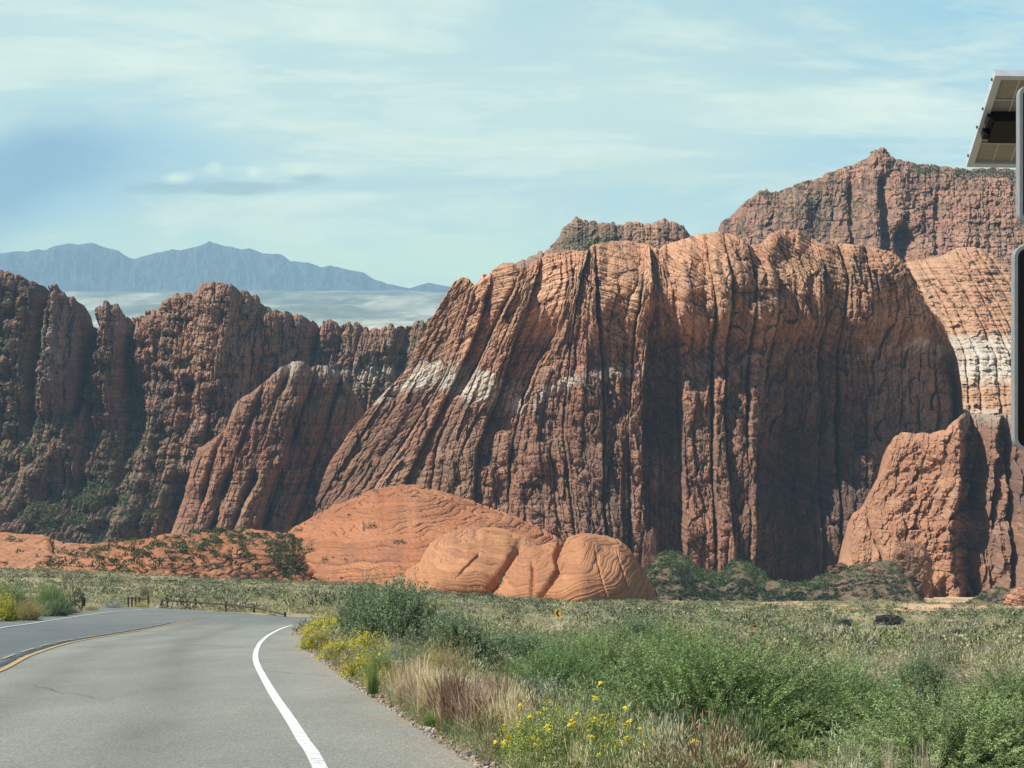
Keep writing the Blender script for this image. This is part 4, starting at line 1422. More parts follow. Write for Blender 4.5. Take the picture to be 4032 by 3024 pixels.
def scatter(name, temps, pos, scale, rz, colr, jit=0.25, mat=None, kind='stuff', label=None, parent=None, sz=None):
    """merge many copies of the templates into one mesh"""
    Vs, Fs, Cs = [], [], []
    off = 0
    which = np.random.RandomState(len(pos)).randint(0, len(temps), len(pos))
    for k, (V, Fq, t) in enumerate(temps):
        idx = np.where(which == k)[0]
        if not len(idx):
            continue
        c, s = np.cos(rz[idx]), np.sin(rz[idx])
        S = scale[idx]
        vx = (V[None, :, 0] * c[:, None] - V[None, :, 1] * s[:, None]) * S[:, None] + pos[idx, 0:1]
        vy = (V[None, :, 0] * s[:, None] + V[None, :, 1] * c[:, None]) * S[:, None] + pos[idx, 1:2]
        vz = V[None, :, 2] * (S if sz is None else S * sz[idx])[:, None] + pos[idx, 2:3]
        VV = np.stack([vx, vy, vz], -1).reshape(-1, 3)
        cc = colr[idx][:, None, :] * (1 + jit * (2 * t[None, :, None] - 1))
        Vs.append(VV)
        Cs.append(cc.reshape(-1, 3))
        Fs.append((Fq[None] + (np.arange(len(idx)) * len(V))[:, None, None]).reshape(-1, 4) + off)
        off += len(VV)
    o = obj(name, mesh_from(name, np.concatenate(Vs), np.concatenate(Fs), mat or M_SCRUB, np.concatenate(Cs)), parent)
    if kind:
        o['kind'] = kind
    if label:
        o['label'] = label
    return o


T_FAR = [clump(30, 0.5, 0.42, 0.10, 50 + k, up=0.7, asp=0.5) for k in range(6)]
T_MID = [clump(130, 0.5, 0.5, 0.05, 60 + k, up=1.0, asp=0.35) for k in range(6)]
T_NEAR = [clump(480, 0.5, 0.55, 0.04, 70 + k, up=1.2, asp=0.16) for k in range(5)]
T_HALF = [clump(190, 0.5, 0.55, 0.05, 90 + k, up=1.1, asp=0.22) for k in range(5)]
T_CLIFF = [clump(34, 0.5, 0.5, 0.15, 80 + k) for k in range(6)]

PAL_SAGE = np.array([0.27, 0.30, 0.19])
PAL_GREY = np.array([0.38, 0.37, 0.26])
PAL_STRAW = np.array([0.50, 0.47, 0.27])
PAL_GREEN = np.array([0.13, 0.19, 0.08])
PAL_DARK = np.array([0.055, 0.08, 0.045])
PAL_OLIVE = np.array([0.30, 0.33, 0.13])


def pick_cols(n, pal, wts, seed):
    r = np.random.RandomState(seed)
    i = r.choice(len(pal), n, p=np.array(wts) / sum(wts))
    return np.array(pal)[i] * (0.88 + 0.24 * r.rand(n))[:, None]


def y_for(px, row, lo=16.0, hi=700.0):
    """distance at which the ground shows at this row"""
    ys = np.geomspace(lo, hi, 900)
    rr_ = HY - F * G(PX(px, ys), ys, False) / ys
    k_ = np.where(rr_ > row)[0]
    return float(ys[k_[-1]]) if len(k_) else lo


def field(name, Y0, Y1, n, temps, smin, smax, seed, label, u0=-0.26, u1=0.26, dark=False):
    r = np.random.RandomState(seed)
    Y = np.sqrt(Y0 ** 2 + (Y1 ** 2 - Y0 ** 2) * r.rand(n))
    u = u0 + (u1 - u0) * r.rand(n)
    X = u * Y
    d = fbm(X / 14, Y / 22, 700, 3)
    px = CX + F * u
    keep = r.rand(n) < np.clip(0.68 + 1.2 * d, 0.10, 1)
    keep &= ~on_road(X, Y, 0.5)
    sandy = smooth(2560, 2640, px) * smooth(440, 490, Y)
    keep &= r.rand(n) > sandy * np.clip(0.6 - 1.4 * d, 0, 0.93)
    bare = smooth(3500 , 3560, px) * (1 - smooth(3700, 3900, px)) * smooth(360, 380, Y + 30 * d) * (1 - smooth(540, 600, Y))
    keep &= r.rand(n) > bare * 0.93
    for (a_, b_, c_, d_) in ((2196, 26, 110, 222), (2967, 42, 95, 134), (3770, 80, 84, y_for(3770, 2530)), (3700, 60, 85, y_for(3700, 2522)), (3960, 90, 80, y_for(3960, 2536)), (3500, 50, 110, y_for(3500, 2458)), (3330, 40, 110, y_for(3330, 2462)), (3320, 45, 110, y_for(3320, 2490)), (890, 280, 105, 200)):
        near_ = (np.abs(px - a_) < b_) & (Y > c_ * (1.0 if a_ < 3000 else 0.0) + (0.80 * d_ if a_ > 3000 else 0)) & (Y < d_ + 3)
        keep &= ~(near_ & (r.rand(n) < (0.92 if a_ != 890 else 0.0)))
    X, Y, u, px = X[keep], Y[keep], u[keep], px[keep]
    n = len(X)
    Z = G(X, Y)
    c = pick_cols(n, [PAL_SAGE, PAL_GREY, PAL_STRAW, PAL_GREEN, PAL_OLIVE, PAL_DARK], [4, 3.5, 5.0, 1.5, 3, 1.5], seed)
    t = smooth(-0.1, 0.35, fbm(X / 30, Y / 60, 701, 3))
    c = lerp3(c, PAL_STRAW * 0.9, t * 0.35)
    c = lerp3(c, PAL_DARK * 2.2, 0.5 * smooth(0.15, 0.5, fbm(X / 45 + 9, Y / 80, 702, 3)))
    if dark:
        c = pick_cols(n, [PAL_DARK * 1.3, PAL_GREEN * 0.8, PAL_SAGE * 0.7, PAL_GREY * 0.7], [2, 2, 2, 1.5], seed)
    sc_ = smin + (smax - smin) * r.rand(n) ** 2
    return scatter(name, temps, np.stack([X, Y, Z - 0.05], 1), sc_, r.rand(n) * 6.28, c, 0.18, label=label, sz=0.6 + 0.5 * r.rand(n))


field('valley_scrub', 260, 700, 60000, T_FAR, 0.7, 2.0, 1, 'low sage and dry grass covering the valley floor')
field('valley_shrubs', 120, 640, 4200, T_MID, 1.2, 3.3, 12, 'scattered darker shrubs on the valley floor', dark=True)
field('valley_scrub', 100, 262, 11000, T_MID, 0.45, 1.5, 2, 'low sage and dry grass on the slope beyond the bend')
field('valley_scrub', 36, 104, 3400, T_HALF, 0.5, 1.25, 3, 'dry grass and small bushes beside the road', u0=-0.30, u1=0.30)
field('valley_scrub', 24, 40, 150, T_NEAR, 0.4, 0.8, 4, 'small bushes in the foreground beside the road', u0=-0.30, u1=0.30)


def scrub_on(rel, mask, n, seed, smin, smax, label, colw=(1, 2, 2), flat=0.35, name='cliff_scrub'):
    P, x, row = rel[0], rel[1], rel[2]
    N = mesh_normals(P)
    up = N[..., 2] * np.sign(-N[..., 1].mean())
    r = np.random.RandomState(seed)
    w = mask(x, row) * (0.15 + np.clip(np.abs(N[..., 2]), 0, 1) ** 1.5)
    w = w * np.clip(flat + 1.6 * fbm(x / 26, row / 20, seed + 3, 3), 0.0, 2)
    w = w * np.minimum(np.linalg.norm(np.cross(np.gradient(P, axis=1), np.gradient(P, axis=0)), axis=-1), 3.0) ** 0.8
    w = w[2:-2, 2:-2].ravel()
    w /= w.sum()
    i = r.choice(len(w), n, p=w)
    pos = P[2:-2, 2:-2].reshape(-1, 3)[i] + r.randn(n, 3) * 0.3
    c = pick_cols(n, [PAL_DARK, PAL_GREEN * 0.8, PAL_SAGE * 0.6], colw, seed)
    return scatter(name, T_CLIFF, pos - [0, 0, 0.3], smin + (smax - smin) * r.rand(n) ** 2, r.rand(n) * 6.28, c, 0.3, label=label)


def gs(x, r, x0, r0, a, b):
    return np.exp(-((x - x0) / a) ** 2 - ((r - r0) / b) ** 2)


scrub_on(left_rel, lambda x, r: 0.12 + 3 * gs(x, r, 400, 2010, 280, 130) + 1.6 * gs(x, r, 60, 1330, 130, 230) + 1.4 * gs(x, r, 90, 1720, 170, 140) + 0.9 * gs(x, r, 540, 1700, 170, 150) + 1.0 * gs(x, r, 1600, 1400, 60, 130) + 0.5 * gs(x, r, 1450, 1700, 200, 200) + 0.5 * gs(x, r, 900, 1250, 200, 80), 6500, 5, 1.2, 3.6, 'dark scrub in the gullies of the far ridge')
scrub_on(main_rel, lambda x, r: 0.05 + 0.6 * gs(x, r, 2300, 1500, 60, 130) + 0.5 * gs(x, r, 2500, 1050, 500, 90) + 0.5 * gs(x, r, 3300, 1000, 160, 50) + 1.0 * gs(x, r, 3700, 1250, 60, 120) * 0 + 0.4 * gs(x, r, 1860, 1250, 25, 100), 700, 6, 1.0, 2.6, 'small bushes on the ledges of the main cliff')
scrub_on(slope_rel, lambda x, r: 0.3 + 0 * x, 330, 7, 1.2, 2.8, 'small bushes in the cracks of the slickrock slope')
scrub_on(up_rel, lambda x, r: 0.25 + 1.4 * gs(x, r, 3230, 800, 220, 110) + 4 * np.exp(-((r - ip(ECREST, x[0]) - 22) / 20) ** 2) * smooth(3480, 3560, x) + 1.2 * np.exp(-((r - ip(ECREST, x[0]) - 10) / 20) ** 2), 3600, 8, 1.3, 3.6, 'scrub on the upper mountain')
scrub_on(e2_rel, lambda x, r: 0.25 + 1.4 * gs(x, r, 2330, 940, 160, 60), 700, 9, 1.1, 2.8, 'scrub on the broken outcrop')
scrub_on(spur_rel, lambda x, r: 0.1 + 1.5 * smooth(2020, 2120, r), 260, 10, 1.0, 2.6, 'scrub at the foot of the leaning spur')
scrub_on(fin_rel, lambda x, r: 0.03 + 1.0 * smooth(2200, 2330, r) + 0.2 * smooth(3850, 3880, x), 260, 12, 1.0, 2.2, 'scrub on the sunlit buttress')
scrub_on(talus, lambda x, r: 0.5 + 0.9 * (x < 3300) + 0 * x, 11000, 13, 0.8, 2.6, 'dark bushes on the talus slope', (1.6, 2.4, 1.6), flat=0.9, name='talus_scrub')
scrub_on(hill, lambda x, r: 0.04 + 1.2 * gs(x, r, 830, 2190, 270, 110) + 1.6 * gs(x, r, 1130, 2220, 90, 130) + 0.5 * gs(x, r, 420, 2200, 160, 70) + 1.5 * gs(x, r, 950, 2110, 250, 25), 3000, 14, 0.7, 2.4, 'small scrub on the orange hill', name='hill_scrub')
scrub_on(bigdome, lambda x, r: 0.03 + 1.0 * gs(x, r, 1180, 2230, 60, 90) + 0.5 * gs(x, r, 1300, 2240, 100, 40), 140, 15, 0.7, 1.7, 'small bushes in the cracks of the big dome', name='dome_scrub')


# ------------------------------------------------------------------ individual shrubs, near plants
def twigs(n_st, k_lf, R, H, leaf, seed, width=0.35, droop=0.15, asp=0.35, spread=1.0, leaf_from=0.25, stemw=0.006, shell=0.55):
    """stems radiating from the base, leaves along each; returns (stem mesh data), (leaf mesh data)"""
    r = np.random.RandomState(seed)
    th = r.rand(n_st) * 2 * math.pi
    ph = np.arccos(1 - r.rand(n_st) * 0.94) * spread
    lum = 1 + 0.25 * vn(np.cos(th) * 1.7 + seed, np.sin(th) * 1.7 + ph, seed)
    d = np.stack([np.sin(ph) * np.cos(th), np.sin(ph) * np.sin(th), np.cos(ph)], 1)
    L = (shell + (1 - shell) * r.rand(n_st) ** 0.6) * lum
    base = np.stack([r.randn(n_st) * 0.12 * R, r.randn(n_st) * 0.12 * R, np.zeros(n_st)], 1)
    t = np.linspace(0, 1, 6)
    bend = r.randn(n_st, 3) * 0.16
    bend[:, 2] -= droop * np.sin(ph)
    P = base[:, None] + d[:, None] * (L[:, None] * t)[..., None] * [R, R, H] + bend[:, None] * (t ** 2)[None, :, None] * [R, R, H]
    P[..., 2] = np.maximum(P[..., 2], 0.01)
    # stems as thin crossed strips
    side = np.cross(d, r.randn(n_st, 3))
    side /= np.linalg.norm(side, axis=1)[:, None]
    w = (stemw * (1.15 - t))[None, :, None]
    A, B = P - side[:, None] * w, P + side[:, None] * w
    SV = np.stack([A, B], 2).reshape(-1, 3)
    f = grid_faces(6, 2)
    SF = (f[None] + (np.arange(n_st) * 12)[:, None, None]).reshape(-1, 4)
    # leaves
    q = leaf_from + (1 - leaf_from) * r.rand(n_st, k_lf)
    qi = q * 5
    i = np.clip(np.floor(qi).astype(int), 0, 4)
    fr = (qi - i)[..., None]
    rowi = np.arange(n_st)[:, None]
    c = P[rowi, i] * (1 - fr) + P[rowi, i + 1] * fr
    c = (c + r.randn(n_st, k_lf, 3) * leaf * 0.9).reshape(-1, 3)
    c[:, 2] = np.maximum(c[:, 2], 0.01)
    n = len(c)
    ax = np.repeat(d, k_lf, 0) * 0.6 + r.randn(n, 3) * 0.6
    ax /= np.linalg.norm(ax, axis=1)[:, None]
    bx = np.cross(ax, r.randn(n, 3))
    bx /= np.linalg.norm(bx, axis=1)[:, None]
    ls = leaf * (0.6 + 0.8 * r.rand(n))[:, None]
    LV, LF = quads_from(c, ax * ls, bx * ls * asp * 2)
    tt = np.repeat(np.repeat(r.rand(n_st), k_lf) * 0.6 + 0.4 * r.rand(n), 4)
    return (SV, SF), (LV, LF, tt), P


def shade(t, c, j):
    return np.asarray(c)[None] * (1 + j * (2 * t[:, None] - 1))


SH_CACHE = {}
BLOOMS = {}
BLOOM_ME = []


def shrub_meshes(kind, var):
    key = (kind, var)
    if key in SH_CACHE:
        return SH_CACHE[key]
    s = 900 + var * 13 + abs(hash_name(kind)) % 1000
    out = []
    if kind == 'green':          # big loose green bush
        (SV, SF), (LV, LF, tt), P = twigs(2100, 96, 1.0, 1.12, 0.0125, s, asp=0.25, stemw=0.003, leaf_from=0.62, shell=0.74)
        out = [('stems', SV, SF, np.tile([0.24, 0.25, 0.15], (len(SV), 1)), M_STEM), ('foliage', LV, LF, shade(tt, ((0.22, 0.32, 0.12), (0.29, 0.385, 0.16), (0.20, 0.32, 0.12))[var], 0.6), M_LEAF)]
    elif kind == 'darkgreen':
        (SV, SF), (LV, LF, tt), P = twigs(1300, 60, 1.0, 1.2, 0.021, s, asp=0.3, stemw=0.003, leaf_from=0.6, shell=0.74)
        out = [('stems', SV, SF, np.tile([0.13, 0.13, 0.09], (len(SV), 1)), M_STEM), ('foliage', LV, LF, shade(tt, (0.23, 0.31, 0.17), 0.45), M_LEAF)]
    elif kind == 'sage':         # silvery blue-green
        (SV, SF), (LV, LF, tt), P = twigs(420, 34, 1.0, 1.0, 0.022, s, asp=0.2, stemw=0.006, droop=0.0, spread=0.75)
        out = [('stems', SV, SF, np.tile([0.30, 0.30, 0.25], (len(SV), 1)), M_STEM), ('foliage', LV, LF, shade(tt, (0.36, 0.43, 0.34), 0.3), M_LEAF)]
    elif kind == 'straw':        # dry golden broom-like bush
        (SV, SF), (LV, LF, tt), P = twigs(900, 22, 1.0, 1.0, 0.024, s, asp=0.12, stemw=0.005, droop=0.0, spread=0.7)
        out = [('stems', SV, SF, np.tile([0.48, 0.40, 0.20], (len(SV), 1)), M_STEM), ('foliage', LV, LF, shade(tt, (0.52, 0.44, 0.20), 0.3), M_LEAF)]
    elif kind == 'twiggy':       # grey-brown bare bush
        (SV, SF), (LV, LF, tt), P = twigs(600, 12, 1.0, 1.0, 0.02, s, asp=0.12, stemw=0.006, spread=0.9)
        out = [('stems', SV, SF, np.tile([0.30, 0.27, 0.21], (len(SV), 1)), M_STEM), ('foliage', LV, LF, shade(tt, (0.28, 0.27, 0.18), 0.3), M_LEAF)]
    elif kind in ('flower', 'flowerlow'):
        (SV, SF), (LV, LF, tt), P = twigs(640, 46, 1.0, 1.15, 0.026, s, asp=0.3, stemw=0.004, spread=0.9, droop=0.05)
        out = [('stems', SV, SF, np.tile([0.30, 0.32, 0.14], (len(SV), 1)), M_STEM), ('foliage', LV, LF, shade(tt, (0.34, 0.42, 0.14), 0.35), M_LEAF)]
        r = np.random.RandomState(s)
        nf = 2600 if kind == 'flower' else 64
        tips = P[r.choice(len(P), nf), -1] * (1 + 0.1 * r.rand(nf, 1)) + r.randn(nf, 3) * 0.04
        Vp, Fp = petals(tips, 0.034, r)
        if kind == 'flowerlow':
            BLOOMS[key] = tips
        else:
            out.append(('flowers', Vp, Fp, np.tile([0.86, 0.72, 0.08], (len(Vp), 1)) * (0.8 + 0.4 * np.repeat(r.rand(len(Vp) // 4), 4))[:, None], M_PETAL))
    elif kind in ('tangrass', 'redgrass', 'greengrass', 'palegrass'):
        V, Fq, C = grass(kind, s)
        out = [('blades', V, Fq, C, M_LEAF)]
    elif kind == 'slope':        # bushes far off on the red hill
        V, Fq, t = clump(150, 1.0, 1.0, 0.13, s, shell=0.45)
        out = [('foliage', V, Fq, shade(t, (0.07, 0.105, 0.05), 0.4), M_SCRUB)]
    elif kind == 'slopeolive':
        V, Fq, t = clump(150, 1.0, 1.0, 0.13, s, shell=0.45)
        out = [('foliage', V, Fq, shade(t, (0.10, 0.12, 0.055), 0.4), M_SCRUB)]
    elif kind == 'cholla':
        V, Fq, C = cholla(s)
        out = [('pads', V, Fq, C, M_LEAF)]
    SH_CACHE[key] = [(nm, mesh_from(nm, V, Fq, m, C)) for nm, V, Fq, C, m in out]
    return SH_CACHE[key]


def hash_name(s):
    h = 7
    for ch in s:
        h = (h * 31 + ord(ch)) % 100003
    return h


def petals(c, size, r, k=3):
    """each bloom: k crossed small quads seen as a disc"""
    n = len(c)
    nrm = r.randn(n, 3) * 0.35 + [0, -0.15, 1.0]
    nrm /= np.linalg.norm(nrm, axis=1)[:, None]
    a = np.cross(nrm, r.randn(n, 3))
    a /= np.linalg.norm(a, axis=1)[:, None]
    b = np.cross(nrm, a)
    Vs = []
    for j in range(k):
        th = math.pi * j / k
        u = a * math.cos(th) + b * math.sin(th)
        w = np.cross(nrm, u)
        lift = nrm * size * 0.12 * j
        sz = size * (0.8 + 0.4 * r.rand(n, 1))
        Vs.append(np.stack([c - u * sz + lift, c - w * sz * 0.4 + lift, c + u * sz + lift, c + w * sz * 0.4 + lift], 1))
    V = np.concatenate(Vs).reshape(-1, 3)
    return V, np.arange(len(V)).reshape(-1, 4)


def grass(kind, seed):
    r = np.random.RandomState(seed)
    n = {'tangrass': 420, 'redgrass': 330, 'greengrass': 420, 'palegrass': 150}[kind]
    th = r.rand(n) * 6.283
    lean = np.abs(r.randn(n)) * 0.28
    L = 0.6 + 0.5 * r.rand(n)
    base = r.randn(n, 3) * 0.16
    base[:, 2] = 0
    t = np.linspace(0, 1, 5)
    d = np.stack([np.cos(th) * lean, np.sin(th) * lean, np.ones(n)], 1)
    P = base[:, None] + d[:, None] * (L[:, None] * t)[..., None]
    curl = (t ** 2.4)[None, :] * (0.12 + 0.3 * r.rand(n))[:, None] * lean[:, None] * 2
    P[..., 0] += np.cos(th)[:, None] * curl
    P[..., 1] += np.sin(th)[:, None] * curl
    P[..., 2] -= curl * 0.35
    side = np.stack([-np.sin(th + r.randn(n) * 0.8), np.cos(th + r.randn(n) * 0.8), np.zeros(n)], 1)
    w = 0.0085 * (1.0 - 0.75 * t)
    if kind == 'redgrass':
        w = 0.007 * (1.0 - 0.7 * t) + 0.012 * smooth(0.6, 0.8, t) * (1 - smooth(0.9, 1, t))
    A = P - side[:, None] * w[None, :, None]
    B = P + side[:, None] * w[None, :, None]
    V = np.stack([A, B], 2).reshape(-1, 3)
    Fq = (grid_faces(5, 2)[None] + (np.arange(n) * 10)[:, None, None]).reshape(-1, 4)
    lo, hi = {'tangrass': ((0.34, 0.30, 0.14), (0.55, 0.45, 0.24)), 'redgrass': ((0.34, 0.31, 0.15), (0.40, 0.27, 0.18)),
              'greengrass': ((0.12, 0.22, 0.06), (0.26, 0.36, 0.12)), 'palegrass': ((0.40, 0.38, 0.22), (0.62, 0.58, 0.42))}[kind]
    g = np.repeat(np.broadcast_to(t, (n, 5))[..., None], 2, 2).reshape(-1)
    C = lerp3(lo, hi, smooth(0.3, 0.9, g)) * np.repeat(0.75 + 0.5 * r.rand(n), 10)[:, None]
    return V, Fq, C


def cholla(seed):
    r = np.random.RandomState(seed)
    Vs, Fs, Cs = [], [], []
    off = 0
    for k in range(90):
        d = r.randn(3)
        d[2] = abs(d[2])
        d /= np.linalg.norm(d)
        c0 = d * [0.85, 0.85, 0.85] * (0.55 + 0.45 * r.rand())
        c0[2] += 0.1
        c1 = c0 + (d * 0.4 + [0, 0, 0.6] + r.randn(3) * 0.4) * 0.26
        mb = MB()
        mb.tube(c0, c1, 0.055, 0.035, 6)
        V = np.concatenate(mb.v)
        q = [f for f in mb.f if len(f) == 4]
        Vs.append(V)
        Fs += [[a + off for a in f] for f in q]
        cc = np.array([0.46, 0.45, 0.26]) if c0[2] > 0.4 else np.array([0.13, 0.12, 0.07])
        Cs.append(np.tile(cc * (0.75 + 0.5 * r.rand()), (len(V), 1)))
        off += len(V)
    return np.concatenate(Vs), np.array(Fs), np.concatenate(Cs)


def plant(name, cat, kind, var, px, prow_base, Y, rx, h, label, group=None, rz=None, z=None):
    """px = column of the plant's middle, Y = distance; stands on the ground there"""
    X = PX(px, Y)
    zz = float(G(X, Y)) if z is None else z
    e = empty(name, (X, Y, zz - 0.02), rz if rz is not None else (px * 0.37 + Y) % 6.28)
    for nm, me in shrub_meshes(kind, var):
        o = obj(nm, me, e)
        if kind.endswith('grass'):
            o.scale = (rx * 2, rx * 2, h)
        else:
            o.scale = (rx, rx, h)
        if nm == 'flowers':
            o['kind'] = 'stuff'
    if kind == 'flowerlow':
        if not BLOOM_ME:
            Vp, Fp = petals(np.zeros((1, 3)), 1.0, np.random.RandomState(4), 5)
            BLOOM_ME.append(mesh_from('bloom', Vp, Fp, M_PETAL, np.tile([0.85, 0.70, 0.05], (len(Vp), 1))))
        rr = np.random.RandomState(var + 3)
        for t in BLOOMS[(kind, var)]:
            b = obj('bloom', BLOOM_ME[0], e, (t[0] * rx, t[1] * rx, max(t[2] * h, 0.03)))
            k = 0.017 + 0.010 * rr.rand()
            b.scale = (k, k, k)
            b.rotation_euler = (rr.randn() * 0.5 + 0.5, rr.randn() * 0.4, rr.rand() * 6)
    tag(e, label, cat, group)
    return e


def ground_row(px, Y):
    return HY - F * float(G(PX(px, Y), Y)) / Y


def plant_top(name, cat, kind, var, px, top, Y, halfw, label, group=None, **kw):
    """size from the picture: top row and half width in source pixels"""
    g = ground_row(px, Y)
    h = max((g - top) / F * Y, 0.08)
    return plant(name, cat, kind, var, px, g, Y, halfw / F * Y, h, label, group, **kw)


# big green bushes on the right
GB = 'green bushes below the road'
plant_top('bush', 'bush', 'green', 0, 2840, 2545, 17.0, 560, 'largest bright green bush filling the lower right centre', GB)
plant_top('bush', 'bush', 'green', 1, 3780, 2740, 14.5, 600, 'big green bush in the lower right corner', GB)
plant_top('bush', 'bush', 'green', 2, 3290, 2640, 21, 280, 'green bush behind and between the two big bushes', GB)
plant_top('bush', 'bush', 'green', 1, 2330, 2490, 27, 330, 'green bush left behind the largest bush, below the chevron sign', GB, rz=2.0)
plant_top('bush', 'bush', 'green', 0, 2640, 2500, 33, 280, 'green bush right below the chevron sign', GB, rz=4.0)
plant_top('bush', 'bush', 'green', 2, 2170, 2570, 23, 260, 'low green bush between the silvery sagebrush and the largest bush', GB, rz=1.0)
plant_top('bush', 'bush', 'green', 0, 4080, 2650, 21, 420, 'green bush at the right edge of the view behind the corner bush', GB, rz=5.0)
plant_top('bush', 'bush', 'darkgreen', 0, 2020, 2500, 40, 220, 'dark green bush left of the chevron post behind the sagebrush', GB, rz=2.2)
plant_top('bush', 'bush', 'twiggy', 0, 3640, 2560, 40, 240, 'wide grey brown bush behind the bare twiggy bush', None)
plant_top('bush', 'bush', 'darkgreen', 1, 3620, 2600, 30, 150, 'blue green bush in the middle of the dry bushes at right', None)
plant_top('bush', 'bush', 'twiggy', 1, 3960, 2560, 38, 200, 'grey brown bush at the right edge above the green bushes', None)
for _k, (_x, _t, _Y, _h) in enumerate(((2610, 2425, 330, 60), (2720, 2432, 320, 70), (2830, 2428, 325, 60), (2560, 2440, 300, 50), (3050, 2440, 310, 60), (2920, 2438, 300, 55))):
    plant_top('bush', 'bush', 'slopeolive', _k % 3, _x, _t, y_for(_x, _t + 30), _h, 'wide olive green bush in the valley right of the near dome', 'olive bushes beyond the chevron signs')
plant_top('bush', 'bush', 'darkgreen', 0, 1570, 2325, 42, 215, 'dark green upright bush behind the yellow flowers by the bend', GB)
plant_top('bush', 'bush', 'darkgreen', 1, 1430, 2330, 50, 130, 'thin dark green bush at the left of the dark upright bush', GB)
plant_top('bush', 'bush', 'darkgreen', 1, 1800, 2440, 36, 190, 'dark green bush at the right foot of the upright bush', GB, rz=3)
plant_top('bush', 'bush', 'twiggy', 0, 1830, 2410, 60, 90, 'small grey brown bush behind the dark upright bush', None)
plant_top('bush', 'bush', 'twiggy', 1, 3560, 2680, 21, 190, 'bare grey twiggy bush between the green bushes at lower right', None)
plant_top('bush', 'bush', 'darkgreen', 0, 2500, 2450, 60, 190, 'dark green bush right of the chevron sign post', GB, rz=1.4)
# verge plants
plant_top('sagebrush', 'bush', 'sage', 0, 2080, 2655, 21, 240, 'silvery blue sagebrush beside the reddish grass', None)
plant_top('sagebrush', 'bush', 'sage', 1, 2420, 2860, 15.6, 170, 'silvery sagebrush at the foot of the largest green bush', None)
plant_top('sagebrush', 'bush', 'sage', 1, 1530, 2520, 31, 110, 'pale sagebrush behind the daisies on the verge', None)
plant_top('golden_bush', 'bush', 'straw', 0, 1745, 2530, 27, 130, 'tall golden dry bush behind the verge', 'golden dry bushes')
plant_top('golden_bush', 'bush', 'straw', 1, 1640, 2590, 25, 130, 'lower golden dry bush left of the tall golden one', 'golden dry bushes')
YF = 'yellow flowering bushes on the verge'
for k, (px, top, Y, hw, lab) in enumerate((
        (1270, 2440, 60, 85, 'yellow flowering bush at the very tip of the verge by the white line'),
        (1240, 2490, 46, 65, 'yellow flowering bush low against the pavement edge at the bend'),
        (1370, 2480, 50, 100, 'yellow flowering bush second from the tip of the verge'),
        (1340, 2530, 39, 80, 'yellow flowering bush right above the pavement edge crack'),
        (1450, 2510, 40, 90, 'yellow flowering bush in front of the thin dark bush'),
        (1420, 2590, 31, 80, 'half green flowering bush low on the pavement edge'))):
    plant_top('flowering_bush', 'bush', 'flower', k % 3, px, top, Y, hw, lab, YF)
for _k, (_x, _t, _Y, _h, _l) in enumerate(((1330, 2455, 54, 70, 'yellow flowering bush behind the tip bush of the verge'), (1530, 2560, 33, 80, 'yellow green flowering bush beside the tall golden bush'),
                                           (1500, 2650, 27, 60, 'low yellow green flowering bush on the pavement edge before the grasses'))):
    plant_top('flowering_bush', 'bush', 'flower', (_k + 1) % 3, _x, _t, _Y, _h, _l, YF)
plant_top('flowering_bush', 'bush', 'flowerlow', 0, 2210, 2800, 14.6, 230, 'daisy bush with scattered yellow blooms at the bottom of the verge', YF)
plant_top('flowering_bush', 'bush', 'flowerlow', 2, 2080, 2840, 15.2, 120, 'small daisy bush left of the larger one with scattered yellow blooms', YF)
plant_top('flowering_bush', 'bush', 'flowerlow', 1, 2370, 2810, 14.4, 170, 'green daisy bush with blooms in front of the silvery sagebrush at the bottom', YF, rz=2.2)
plant_top('flowering_bush', 'bush', 'flowerlow', 1, 2500, 2900, 13.6, 200, 'leafy daisy bush with few blooms in the bottom foreground', YF)
plant_top('flowering_bush', 'bush', 'flowerlow', 2, 1490, 2570, 28, 80, 'daisy bush with a few blooms above green grass blades', YF)
GG = 'grass tufts along the verge'
